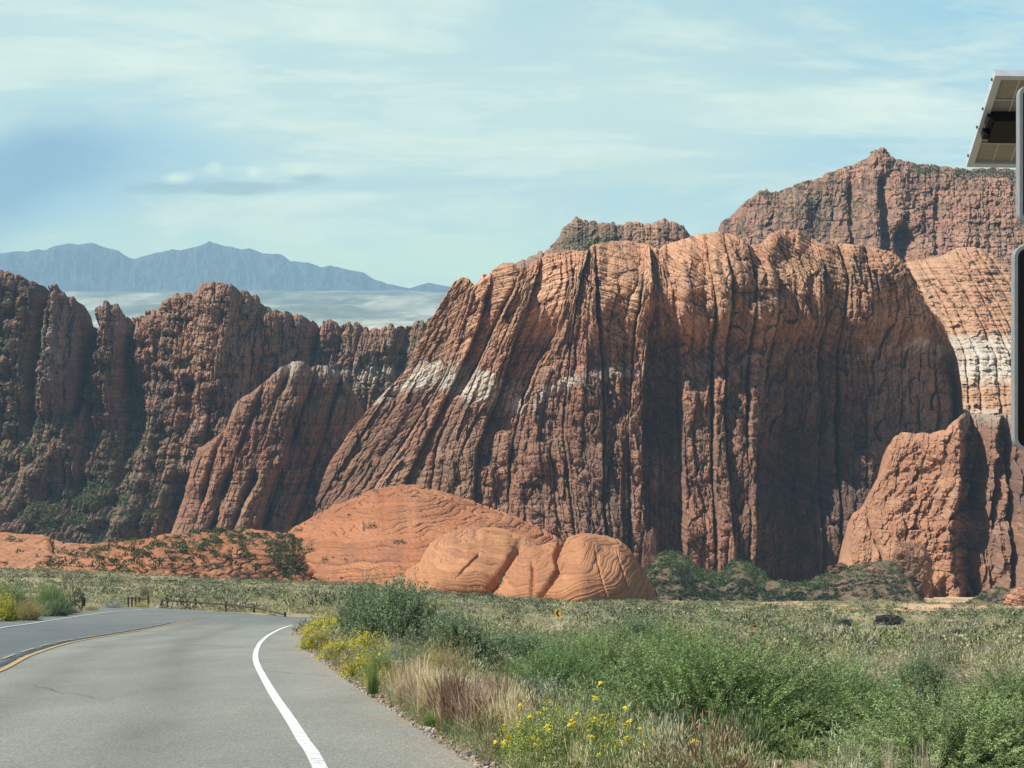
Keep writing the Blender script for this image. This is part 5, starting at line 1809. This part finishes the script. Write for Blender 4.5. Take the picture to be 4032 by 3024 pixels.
gr = [('greengrass', 1470, 2610, 25.5, 30, 'bright green grass tuft under the daisies'),
      ('redgrass', 1580, 2620, 23.8, 45, 'reddish grass tuft nearest the golden bushes'),
      ('redgrass', 1660, 2660, 21.5, 50, 'reddish grass tuft in the middle of the verge'),
      ('redgrass', 1740, 2690, 19.8, 50, 'dense reddish brown grass tuft by the pavement'),
      ('redgrass', 1850, 2700, 18.9, 50, 'tall reddish grass tuft before the sagebrush'),
      ('tangrass', 1960, 2730, 17.8, 60, 'tan grass tuft in front of the sagebrush'),
      ('redgrass', 1830, 2790, 17.9, 40, 'short reddish grass tuft near the pavement edge'),
      ('tangrass', 2060, 2760, 17.0, 60, 'tan feathery grass tuft right of centre on the verge'),
      ('palegrass', 1640, 2690, 21.3, 40, 'pale curved grass blades over the reddish tufts'),
      ('palegrass', 2250, 2760, 15.4, 60, 'pale dry stalks above the daisy bush'),
      ('palegrass', 2420, 2770, 15.0, 50, 'pale dry stalks leaning right of the daisy bush'),
      ('tangrass', 2620, 2950, 13.2, 60, 'orange tan grass tuft at the bottom edge'),
      ('redgrass', 2440, 2950, 13.6, 50, 'dark reddish tuft at the bottom edge'),
      ('palegrass', 3500, 2900, 12.8, 60, 'pale upright stalks at the bottom right'),
      ('palegrass', 3640, 2910, 12.8, 60, 'pale upright stalks right of the other stalks at the bottom'),
      ('palegrass', 3330, 2930, 12.8, 60, 'pale short stalks at the bottom under the largest bush'),
      ('tangrass', 2900, 2960, 13.0, 80, 'dry grass tuft under the largest green bush'),
      ('greengrass', 2050, 2850, 16.0, 50, 'green grass tuft low beside the pavement'),
      ('greengrass', 1560, 2690, 23.2, 40, 'low green tuft at the pavement edge'),
      ('greengrass', 1700, 2790, 19.3, 40, 'small leafy green tuft beside the asphalt crumbs'),
      ('redgrass', 1950, 2890, 15.8, 30, 'thin brown tuft standing close to the gravel edge')]
for k, (kd, px, top, Y, hw, lab) in enumerate(gr):
    plant_top('grass_tuft', 'grass tuft', kd, k % 3, px, top, Y, hw, lab, GG)

# low scrub hiding the far leg of the road after the bend
def bend_fill():
    r = np.random.RandomState(5)
    n = 420
    Y = 82 + 7 * r.rand(n)
    X = -4.5 + 40 * r.rand(n)
    Y = np.where(X < 0, np.minimum(Y, 85), Y)
    k = ~on_road(X, Y, 0.2)
    X, Y = X[k], Y[k]
    n = len(X)
    c = pick_cols(n, [PAL_SAGE, PAL_GREY, PAL_STRAW, PAL_GREEN, PAL_OLIVE], [3, 4, 4, 2, 3], 9)
    scatter('valley_scrub', T_MID + T_NEAR[:2], np.stack([X, Y, G(X, Y) - 0.05], 1), 0.9 + 1.0 * r.rand(n), r.rand(n) * 6.28, c, 0.3, label='low bushes along the inside of the bend')


bend_fill()

def feather_grass():
    r = np.random.RandomState(31)
    temps = []
    for k, kd in enumerate(('redgrass', 'tangrass', 'palegrass')):
        V, Fq, C = grass(kd, 500 + k)
        V = V * [1.0, 1.0, 1.0]
        temps.append((V, Fq, np.clip(C.mean(1) * 1.9, 0, 1.1)))
    pts = []
    for _ in range(85):
        px, Y = 1560 + 480 * r.rand(), 0
        t = (px - 1560) / 620
        Y = 24 - 8.5 * t + 1.6 * r.randn() * 0.6
        pts.append((PX(px, Y), Y))
    for _ in range(2):
        px = 2250 + 500 * r.rand()
        pts.append((PX(px, 13.4), 13.4 + 0.5 * r.rand()))
    for _ in range(0):
        px = 3150 + 650 * r.rand()
        pts.append((PX(px, 12.6), 12.5 + 0.4 * r.rand()))
    P = np.array(pts)
    P = P[~on_road(P[:, 0], P[:, 1], 0.12)]
    n = len(P)
    c = pick_cols(n, [np.array([1.15, 0.88, 0.62]), np.array([1.4, 1.2, 0.68]), np.array([1.5, 1.35, 0.9]), np.array([0.95, 0.66, 0.46])], [2, 3, 3, 1.2], 8) * 0.42
    scatter('feather_grass', temps, np.concatenate([P, (G(P[:, 0], P[:, 1]) - 0.02)[:, None]], 1), 0.17 + 0.16 * r.rand(n), r.rand(n) * 6.28, c, 0.6, M_LEAF, label='reddish and tan feathery grasses on the verge', sz=1.1 + 0.7 * r.rand(n))


feather_grass()

# loose verge filler: small plants and litter, nobody could count them
def verge_fill():
    r = np.random.RandomState(77)
    n = 1500
    Y = 12.5 + 68 * r.rand(n) ** 1.5
    d = 0.12 + np.abs(r.randn(n)) * 0.75
    X = Xr(Y) + d
    Z = G(X, Y)
    c = pick_cols(n, [np.array([0.22, 0.28, 0.10]), PAL_STRAW, np.array([0.30, 0.20, 0.12]), PAL_GREEN, PAL_SAGE * 1.3], [3, 3, 1.2, 2, 2], 5)
    s = (0.12 + 0.28 * r.rand(n)) * np.clip(0.5 + d, 0.5, 1.5)
    scatter('verge_grass', T_NEAR, np.stack([X, Y, Z - 0.01], 1), s, r.rand(n) * 6.28, c, 0.35, M_LEAF, label='low weeds and grass along the pavement edge', sz=0.8 + 1.0 * r.rand(n))
    n = 2600
    Y = 8 + 60 * r.rand(n) ** 1.6
    X = Xr(Y) + 0.02 + np.abs(r.randn(n)) * 0.22
    Z = G(X, Y)
    P0 = np.array([[-1, -1, -.4], [1, -.8, -.5], [1, 1, -.4], [-.9, 1, -.5], [-.7, -.6, .6], [.6, -.7, .7], [.7, .6, .6], [-.6, .7, .8]]) * 0.5
    Fq = np.array([[0, 3, 2, 1], [4, 5, 6, 7], [0, 1, 5, 4], [1, 2, 6, 5], [2, 3, 7, 6], [3, 0, 4, 7]])
    c = pick_cols(n, [np.array([0.42, 0.34, 0.26]), np.array([0.25, 0.22, 0.19]), np.array([0.5, 0.44, 0.36])], [1, 1, 1], 6)
    scatter('verge_gravel', [(P0, Fq, np.full(8, 0.5))], np.stack([X, Y, Z], 1), 0.015 + 0.035 * r.rand(n) ** 2, r.rand(n) * 6.28, c, 0, M_ROAD, label='gravel crumbs along the pavement edge')


verge_fill()

# left verge by the road
LV = 'bushes on the far left verge'
for (kd, px, top, Y, hw, nm, lab) in (
        ('green', 30, 2305, 96, 110, 'bush', 'bright green bush at the left edge beyond the road'),
        ('green', 190, 2310, 120, 90, 'bush', 'second bright green bush on the left verge'),
        ('straw', 110, 2355, 95, 80, 'golden_bush', 'pale straw bush in front of the green ones on the left verge'),
        ('flower', 15, 2360, 92, 60, 'flowering_bush', 'yellowish bush at the left edge beside the pavement'),
        ('darkgreen', 210, 2370, 112, 60, 'bush', 'dark olive bush low beside the left pavement'),
        ('twiggy', 290, 2375, 130, 60, 'bush', 'grey green bush right of the olive bush on the left verge'),
        ('straw', 360, 2375, 150, 45, 'golden_bush', 'small straw bush below the pale cactus'),
        ('sage', 450, 2365, 175, 60, 'sagebrush', 'pale low bush by the end of the left verge'),
        ('straw', 560, 2368, 192, 45, 'golden_bush', 'straw grass clump just before the log fence')):
    plant_top(nm, 'bush', kd, 1 if kd != 'straw' else 0, px, top, Y, hw, lab, LV)
plant_top('cholla_cactus', 'cactus', 'cholla', 0, 290, 2300, 140, 52, 'pale yellow green branching cactus with a dark base on the left verge')
plant_top('bush', 'bush', 'twiggy', 1, 570, 2265, 260, 40, 'bare grey bush at the foot of the orange hill')

# countable bushes on the orange hill and between the domes: one shared label, nothing tells them apart
r = np.random.RandomState(21)
HB = [(170, 2220, 22, 8), (150, 2240, 9, 7), (145, 2195, 8, 7), (80, 2130, 10, 9), (40, 2125, 22, 8), (200, 2145, 10, 12), (225, 2225, 40, 18), (205, 2240, 30, 14), (250, 2180, 20, 12), (292, 2185, 20, 14), (320, 2168, 12, 9), (365, 2180, 14, 14), (340, 2198, 22, 12), (295, 2220, 16, 16), (390, 2238, 28, 22), (430, 2225, 26, 14), (475, 2245, 24, 14), (440, 2145, 18, 14), (500, 2130, 18, 10), (610, 2145, 20, 14), (520, 2180, 30, 18), (535, 2215, 20, 24), (560, 2240, 16, 14), (465, 2205, 14, 12), (620, 2225, 18, 18), (720, 2175, 18, 10), (690, 2150, 16, 10), (850, 2180, 16, 10), (1080, 2225, 26, 16), (1110, 2200, 30, 18), (1140, 2220, 30, 22), (1130, 2260, 26, 16), (1060, 2270, 18, 12), (990, 2190, 14, 9), (900, 2215, 14, 9), (930, 2275, 16, 10), (1175, 2100, 20, 8)]
for k in range(70):
    HB.append((460 + 740 * r.rand(), 2110 + 180 * r.rand(), 7 + 9 * r.rand(), 5 + 7 * r.rand()))


def hill_pos(px, row, rel):
    P, x, rv = rel
    j = int(np.argmin(np.abs(x[0] - px)))
    i = int(np.argmin(np.abs(rv[:, j] - row)[: int(len(rv) * 0.8)]))
    return P[i, j]


for k, (px, row, hw, hh) in enumerate(HB):
    p = hill_pos(px, row + hh * 0.6, hill)
    kd = 'slope' if r.rand() < 0.65 else 'slopeolive'
    e = empty('bush', tuple(p - [0, 0, 0.15]), r.rand() * 6.28)
    for nm, me in shrub_meshes(kd, k % 3):
        o = obj(nm, me, e)
        s = hw * 1.25 / F * p[1]
        o.scale = (s, s, hh * 2.5 / F * p[1])
    tag(e, 'dark green bush on the orange sandstone hill, left of the big dome' if kd == 'slope' else 'olive green bush on the orange sandstone hill, left of the big dome', 'bush', 'bushes on the orange hill')

for (px, row, hw, hh, rel_, lab) in ((1465, 2075, 24, 14, bigdome, 'dark bush in the hollow near the top of the big dome'), (1180, 2095, 26, 9, bigdome, 'bush at the left shoulder of the big dome'),
                                     (1220, 2170, 22, 20, bigdome, 'bush in the left cracks of the big dome'), (1570, 2140, 30, 9, bigdome, 'long low bush across the middle of the big dome'),
                                     (1280, 2210, 16, 12, bigdome, 'lower bush on the left of the big dome')):
    p = hill_pos(px, row + hh * 0.5, rel_)
    e = empty('bush', tuple(p - [0, 0, 0.1]), 0.5)
    for nm, me in shrub_meshes('slope', 1):
        o = obj(nm, me, e)
        s = hw / F * p[1]
        o.scale = (s, s, hh * 1.5 / F * p[1])
    tag(e, lab, 'bush', 'bushes on the big dome')
for (px, top, Y, hw, lab) in ((1455, 2288, 560, 34, 'dark rounded bush at the foot of the big dome'), (1640, 2305, 548, 30, 'dark bush at the left foot of the middle dome'), (1265, 2296, 560, 34, 'low dark bush under the left end of the big dome'),
                              (1905, 2325, 528, 44, 'grey green bush in the cleft between the two front domes'), (1975, 2245, 572, 16, 'dark bush high in the cleft between the two front domes')):
    plant_top('bush', 'bush', 'slope', 2, px, top, Y, hw, lab, 'bushes at the feet of the domes')


# ------------------------------------------------------------------ rocks
def lump(name, px, top, bot, Y, hw, seed, col3, label, cat='rock', mat=None, group=None, depth=0.8, power=2.6, layers=True):
    n, m = 110, 150
    th = np.linspace(0, math.pi * 0.62, n)[:, None]
    ph = np.linspace(0, 2 * math.pi, m)[None, :]
    d = np.stack([np.sin(th) * np.cos(ph), np.sin(th) * np.sin(ph), np.cos(th) + 0 * ph], -1)
    a = np.abs(d)
    nr = (a[..., 0] ** power + a[..., 1] ** power + a[..., 2] ** power) ** (-1 / power)
    d = d * nr[..., None]
    f = 1 + 0.22 * fbm(d[..., 0] * 2.2 + seed, d[..., 2] * 2.2 + d[..., 1] * 1.7, seed, 4) + 0.10 * fbm(d[..., 0] * 7 + seed, d[..., 2] * 8 + d[..., 1] * 6, seed + 4, 3)
    f[:, -1] = f[:, 0]
    W_, H_ = hw / F * Y, (bot - top) / F * Y
    V = d * f[..., None] * [W_, W_ * depth, H_]
    if layers:
        fa, fe = facets(V[..., 0] + V[..., 1] * 0.7, V[..., 2], W_ * 0.35, H_ * 0.3, seed + 9, 0.16, 0.0)
        V[..., :2] *= (1.06 - fa - 0.08 * smooth(0.15, 0, fe))[..., None]
        V[:, -1] = V[:, 0]
        l, lc, lt = beds(V[..., 2] + 0.15 * V[..., 0], seed, max(H_ * 0.09, 0.12))
        V[..., :2] *= (1 + 0.05 * (l / max(H_ * 0.09, 0.12) - 0.5))[..., None]
        C = np.broadcast_to(np.array(col3), V.shape) * (0.8 + 0.4 * rnd(lc, seed))[..., None]
    else:
        C = np.broadcast_to(np.array(col3), V.shape) * (0.7 + 0.6 * rnd2(np.floor(V[..., 0] * 3).astype(int), np.floor(V[..., 2] * 5).astype(int), seed))[..., None]
    me = mesh_from(name, V, grid_faces(n, m)[:, ::-1], mat or M_CLIFF, C, False)
    X = PX(px, Y)
    o = obj(name, me, None, (X, Y, PZ(bot, Y)))
    tag(o, label, cat, group)
    return o


lump('rock_outcrop', 3420, 2285, 2415, 790, 75, 5, (0.40, 0.23, 0.14), 'lit left block of the low crumbly outcrop before the buttress', 'rock outcrop')
lump('rock_outcrop', 3540, 2262, 2410, 785, 95, 8, (0.24, 0.15, 0.11), 'dark right block of the low crumbly outcrop before the buttress', 'rock outcrop')
lump('rock_outcrop', 4060, 2325, 2450, 560, 95, 12, (0.50, 0.28, 0.17), 'orange rock cut by the right edge of the view', 'rock outcrop', power=4)
lump('rock_outcrop', 2557, 2098, 2260, 1000, 28, 15, (0.26, 0.15, 0.11), 'small upright rock pillar at the foot of the cliff, right of the near dome', 'rock outcrop', power=4)
lump('rock_outcrop', 3590, 2150, 2300, 850, 75, 31, (0.36, 0.21, 0.13), 'tilted block leaning at the foot of the sunlit buttress', 'rock outcrop', power=4)
LR = 'black lava outcrops on the valley floor'
for k, (px, top, bot, hw, Y, lab) in enumerate(((3770, 2478, 2530, 80, 250, 'large black lava outcrop with a hump at right middle'), (3700, 2498, 2522, 60, 255, 'low black lava shelf left of the large hump'),
                                                (3960, 2512, 2536, 90, 225, 'long flat black lava shelf near the right edge'), (3500, 2425, 2458, 50, 340, 'black lava outcrop before the yellow sand patch'),
                                                (3330, 2440, 2462, 40, 320, 'black lava lump left of the sand patch'), (3320, 2475, 2490, 45, 280, 'flat black lava strip left in the scrub'),
                                                (3260, 2428, 2444, 30, 350, 'small black lava lump furthest left'), (3680, 2448, 2460, 18, 300, 'small black lava lump below the sand patch'),
                                                (3950, 2465, 2482, 45, 290, 'black lava strip above the long shelf'), (2720, 2535, 2555, 20, 150, 'small dark rock in pale grass left of the second sign'),
                                                (3130, 2530, 2556, 22, 150, 'small dark rock in pale grass right of the second sign'))):
    Y = y_for(px, bot)
    lump('lava_rock', px, top, bot + 6, Y, hw * 1.25, 40 + k * 3, (0.05, 0.05, 0.048), lab, 'lava rock', M_LAVA, LR, layers=False)
BR = 'fallen boulders on the talus'
for k in range(34):
    px = 3230 + 380 * r.rand()
    row = 2215 + 120 * r.rand()
    p = hill_pos(px, row, talus)
    rr_ = row
    lump('boulder', px, rr_ - 5 - 7 * r.rand(), rr_ + 6, float(p[1]), 6 + 10 * r.rand() ** 2, 100 + k, (0.42, 0.26, 0.17), 'fallen sandstone boulder on the bushy slope left of the sunlit buttress', 'boulder', group=BR)


# ------------------------------------------------------------------ log fence
def fence():
    e = empty('log_fence', (PX(890, 144), 144, float(G(PX(890, 144), 144))))
    ox, oy, oz = e.location
    posts = [(630, 2358, 2390, 187, -0.25), (659, 2355, 2393, 179, 0), (770, 2360, 2398, 165, 0), (890, 2369, 2408, 142, 0), (1001, 2383, 2417, 126, 0), (1123, 2411, 2429, 110, 0)]
    for k, (px, t, b, Y, ln) in enumerate(posts):
        X = PX(px, Y)
        zt, zb = PZ(t, Y), PZ(b, Y) - 0.25
        mb = MB()
        w = 4.4 / F * Y
        mb.tube((X - ox - ln * 0.9, Y - oy, zt - oz), (X - ox, Y - oy, zb - oz), w, w * 1.1, 10, 0.02, 4, k)
        mb.build('post', M_WOOD, e)
    rails = [(634, 2363, 187), (659, 2364, 179), (770, 2370.5, 165), (890, 2379, 142), (1000, 2391.5, 126), (1123, 2419, 110)]
    for k in range(5):
        (xa, ra, Ya), (xb, rb, Yb) = rails[k], rails[k + 1]
        mb = MB()
        A = np.array([PX(xa, Ya) - ox, Ya - oy - 0.1, PZ(ra, Ya) - oz])
        B = np.array([PX(xb, Yb) - ox, Yb - oy - 0.1, PZ(rb, Yb) - oz])
        mb.tube(A, B, 3.2 / F * Ya, 3.2 / F * Yb, 10, 0.012, 8, 20 + k)
        mb.build('rail', M_WOOD, e)
    tag(e, 'dark log fence with one sagging rail on the outside of the bend', 'fence')
    e2 = empty('log_fence', (PX(540, 205), 205, float(G(PX(540, 205), 205))))
    ox, oy, oz = e2.location
    for k, px in enumerate((505, 520, 534, 548, 584)):
        X = PX(px, 205)
        mb = MB()
        z1 = PZ(2350 if k not in (4,) else 2347, 205) - oz
        mb.tube((X - ox, 0, z1), (X - ox, 0, -0.6), 0.085, 0.09, 10, 0.02, 3, 40 + k)
        mb.build('post', M_WOOD, e2)
    mb = MB()
    mb.tube((PX(500, 205) - ox, -0.1, PZ(2356, 205) - oz), (PX(590, 205) - ox, -0.1, PZ(2359, 205) - oz), 0.05, 0.05, 8, 0.012, 5, 50)
    mb.build('rail', M_WOOD, e2)
    tag(e2, 'short stretch of dark log fence half hidden in grass, left of the long fence', 'fence')


fence()
lump('boulder', 640, 2386, 2394, 184, 9, 66, (0.55, 0.5, 0.42), 'pale stone at the foot of the leaning fence post', 'boulder')


# ------------------------------------------------------------------ chevron signs
def chevron_sign(px, Y, top, wpx, hpx, base_row, yaw, label):
    X = PX(px, Y)
    zb = min(PZ(base_row, Y), float(G(X, Y))) - 0.1
    e = empty('chevron_sign', (X, Y, zb), yaw)
    w, h = wpx / F * Y, hpx / F * Y
    zt = PZ(top, Y) - zb
    mb = MB()
    mb.tube((0, 0.035, 0), (0, 0.035, zt - 0.03), 0.028, 0.028, 8)
    mb.build('post', plain_mat('rusty_post', (0.16, 0.12, 0.05), 0.8), e)
    mb = MB()
    r_ = 0.08 * w
    pts = []
    for cx_, cz_, a0 in ((w / 2 - r_, zt - r_, 0), (-w / 2 + r_, zt - r_, 90), (-w / 2 + r_, zt - h + r_, 180), (w / 2 - r_, zt - h + r_, 270)):
        for k in range(4):
            a = math.radians(a0 + 30 * k)
            pts.append((cx_ + r_ * math.cos(a), cz_ + r_ * math.sin(a)))
    mb.prism(pts[::-1], -0.004, 0.004)
    plate = mb.build('plate', M_SIGNY, e)
    mb = MB()
    m = zt - h / 2
    # arrow pointing left: <
    a = w * 0.36
    mb.prism([(a, zt - 0.05 * h), (0.0, zt - 0.05 * h), (-a, m), (0.0, zt - 0.95 * h), (a, zt - 0.95 * h), (0.02 * w, m)][::-1], -0.0085, -0.0045)
    mb.build('arrow', M_SIGNK, plate)
    tag(e, label, 'road sign')


chevron_sign(2196, 215, 2400, 26, 29, 2480, math.radians(-25), 'yellow sign with black left chevron on a thin post in front of the near dome')
chevron_sign(2967, 130, 2459, 36, 42, 2520, math.radians(10), 'yellow chevron sign sunk in the scrub at centre right, only its top showing')


# ------------------------------------------------------------------ roadside speed display with solar panel
def rrect(x0, x1, z0, z1, r_, n=7):
    pts = []
    for cx_, cz_, a0 in ((x1 - r_, z1 - r_, 0), (x0 + r_, z1 - r_, 90), (x0 + r_, z0 + r_, 180), (x1 - r_, z0 + r_, 270)):
        for k in range(n):
            a = math.radians(a0 + 90 * k / (n - 1))
            pts.append((cx_ + r_ * math.cos(a), cz_ + r_ * math.sin(a)))
    return pts[::-1]


def speed_sign():
    Y = 12.0
    m = Y / F
    gx = PX(4330, Y)
    gz = float(G(gx, Y))
    e = empty('roadside_display', (gx, Y, gz - 0.05))
    ex, ez = gx, gz - 0.05
    mb = MB()
    mb.tube((0, 0.12, 0), (0, 0.12, PZ(300, Y) - ez), 0.045, 0.045, 14)
    mb.build('pole', M_STEEL, e, smooth_sh=True)
    for nm, l, t, b, rr in (('upper_panel', 4010, 335, 882, 42), ('lower_panel', 3990, 967, 1772, 48)):
        x0, x1 = PX(l, Y) - ex, -(PX(l, Y) - ex)
        z0, z1 = PZ(b, Y) - ez, PZ(t, Y) - ez
        R_ = rr * m
        w = 13 * m
        out = rrect(x0, x1, z0, z1, R_)
        inn = rrect(x0 + w, x1 - w, z0 + w, z1 - w, R_ - w * 0.9)
        mb = MB()
        mb.prism(inn, -0.012, 0.05)
        p = mb.build(nm, M_BLACKP, e)
        mb = MB()
        mb.prism(out, -0.03, 0.055, hole=inn)
        mb.build('rim', M_GREY, p)
    # solar panel seen from below; corners in the picture: lower left (3810,655), upper left (3925,300)
    A = np.array([PX(3812, 13.3), 13.3, PZ(652, 13.3)])         # near left corner
    B = np.array([PX(3925, 12.6), 12.6, PZ(292, 12.6)])      # far left corner, higher
    A = A - [ex, Y, ez]
    B = B - [ex, Y, ez]
    up = B - A
    L = np.linalg.norm(up)
    up /= L
    side = np.array([1.0, 0.02, -0.01])
    side -= up * side.dot(up)
    side /= np.linalg.norm(side)
    nrm = np.cross(side, up)            # points up / away
    if nrm[2] < 0:
        nrm = -nrm
    Wd = 0.95

    def slab(mb, a0, a1, b0, b1, c0, c1):
        V = [A + side * a + up * b + nrm * c for a in (a0, a1) for b in (b0, b1) for c in (c0, c1)]
        mb.add(V, [[0, 1, 3, 2], [4, 6, 7, 5], [0, 4, 5, 1], [2, 3, 7, 6], [0, 2, 6, 4], [1, 5, 7, 3]])
    mb = MB()
    f = 0.035
    slab(mb, -0.012, Wd, 0, f, -0.012, 0.035)
    slab(mb, -0.012, Wd, L - f, L, -0.012, 0.035)
    slab(mb, -0.012, f - 0.005, f + .001, L - f - .001, -0.012, 0.035)
    slab(mb, Wd - f, Wd, f + .001, L - f - .001, -0.012, 0.035)
    fr = mb.build('solar_panel', M_ALU, e)
    mb = MB()
    slab(mb, f * 0.8, Wd - f * 0.9, f * 0.9, L - f * 0.9, 0.012, 0.030)
    mb.build('backing', plain_mat('panel_backing', (0.36, 0.35, 0.28), 0.7, 0, 0.15, 60), fr)
    mb = MB()
    for k in range(1, 8):
        a = f + (Wd - 2 * f) * k / 8.0
        slab(mb, a - 0.004, a + 0.004, f + 0.003, L - f - 0.003, 0.008, 0.0115)
    mb.build('cell_lines', plain_mat('pale_lines', (0.62, 0.62, 0.52), 0.7), fr)
    mb = MB()
    for b in (0.24, 0.72):
        slab(mb, f + 0.003, Wd - f - 0.003, L * b, L * b + 0.008, 0.004, 0.0075)
    mb.build('cross_lines', plain_mat('pale_cross_lines', (0.62, 0.62, 0.52), 0.7), fr)
    mb = MB()
    slab(mb, 0.05, Wd - 0.1, L * 0.36, L * 0.60, -0.07, 0.003)
    slab(mb, 0.012, 0.049, L * 0.50, L * 0.60, -0.055, 0.002)
    slab(mb, 0.012, 0.049, L * 0.38, L * 0.44, -0.055, 0.002)
    mb.build('mounting_bracket', M_BLACKP, fr)
    for b in (0.1, 0.42, 0.62, 0.93):
        mb = MB()
        slab(mb, -0.02, -0.0125, L * b - 0.006, L * b + 0.006, 0.004, 0.016)
        mb.build('bolt', M_SIGNK, fr)
    tag(e, 'roadside display with two black rounded panels in grey rims under a tilted solar panel', 'roadside display')


speed_sign()


# ------------------------------------------------------------------ haze
def haze():
    m, T = new_mat('haze_air')
    o = T.node('ShaderNodeOutputMaterial')
    v = T.node('ShaderNodeVolumePrincipled')
    v.inputs['Color'].default_value = (0.50, 0.82, 1.0, 1)
    v.inputs['Density'].default_value = HAZE_D
    v.inputs['Anisotropy'].default_value = 0.0
    T.l.new(v.outputs[0], o.inputs['Volume'])
    x, y0, y1, z0, z1 = 90000, -600, HAZE_FAR, -700, HAZE_TOP
    V = [(a, b, c) for a in (-x, x) for b in (y0, y1) for c in (z0, z1)]
    me = bpy.data.meshes.new('haze')
    me.from_pydata(V, [], [[0, 1, 3, 2], [4, 6, 7, 5], [0, 4, 5, 1], [2, 3, 7, 6], [0, 2, 6, 4], [1, 5, 7, 3]])
    me.materials.append(m)
    h = obj('haze', me)
    h['kind'] = 'stuff'
    h['label'] = 'thin blue haze in the air'


haze()
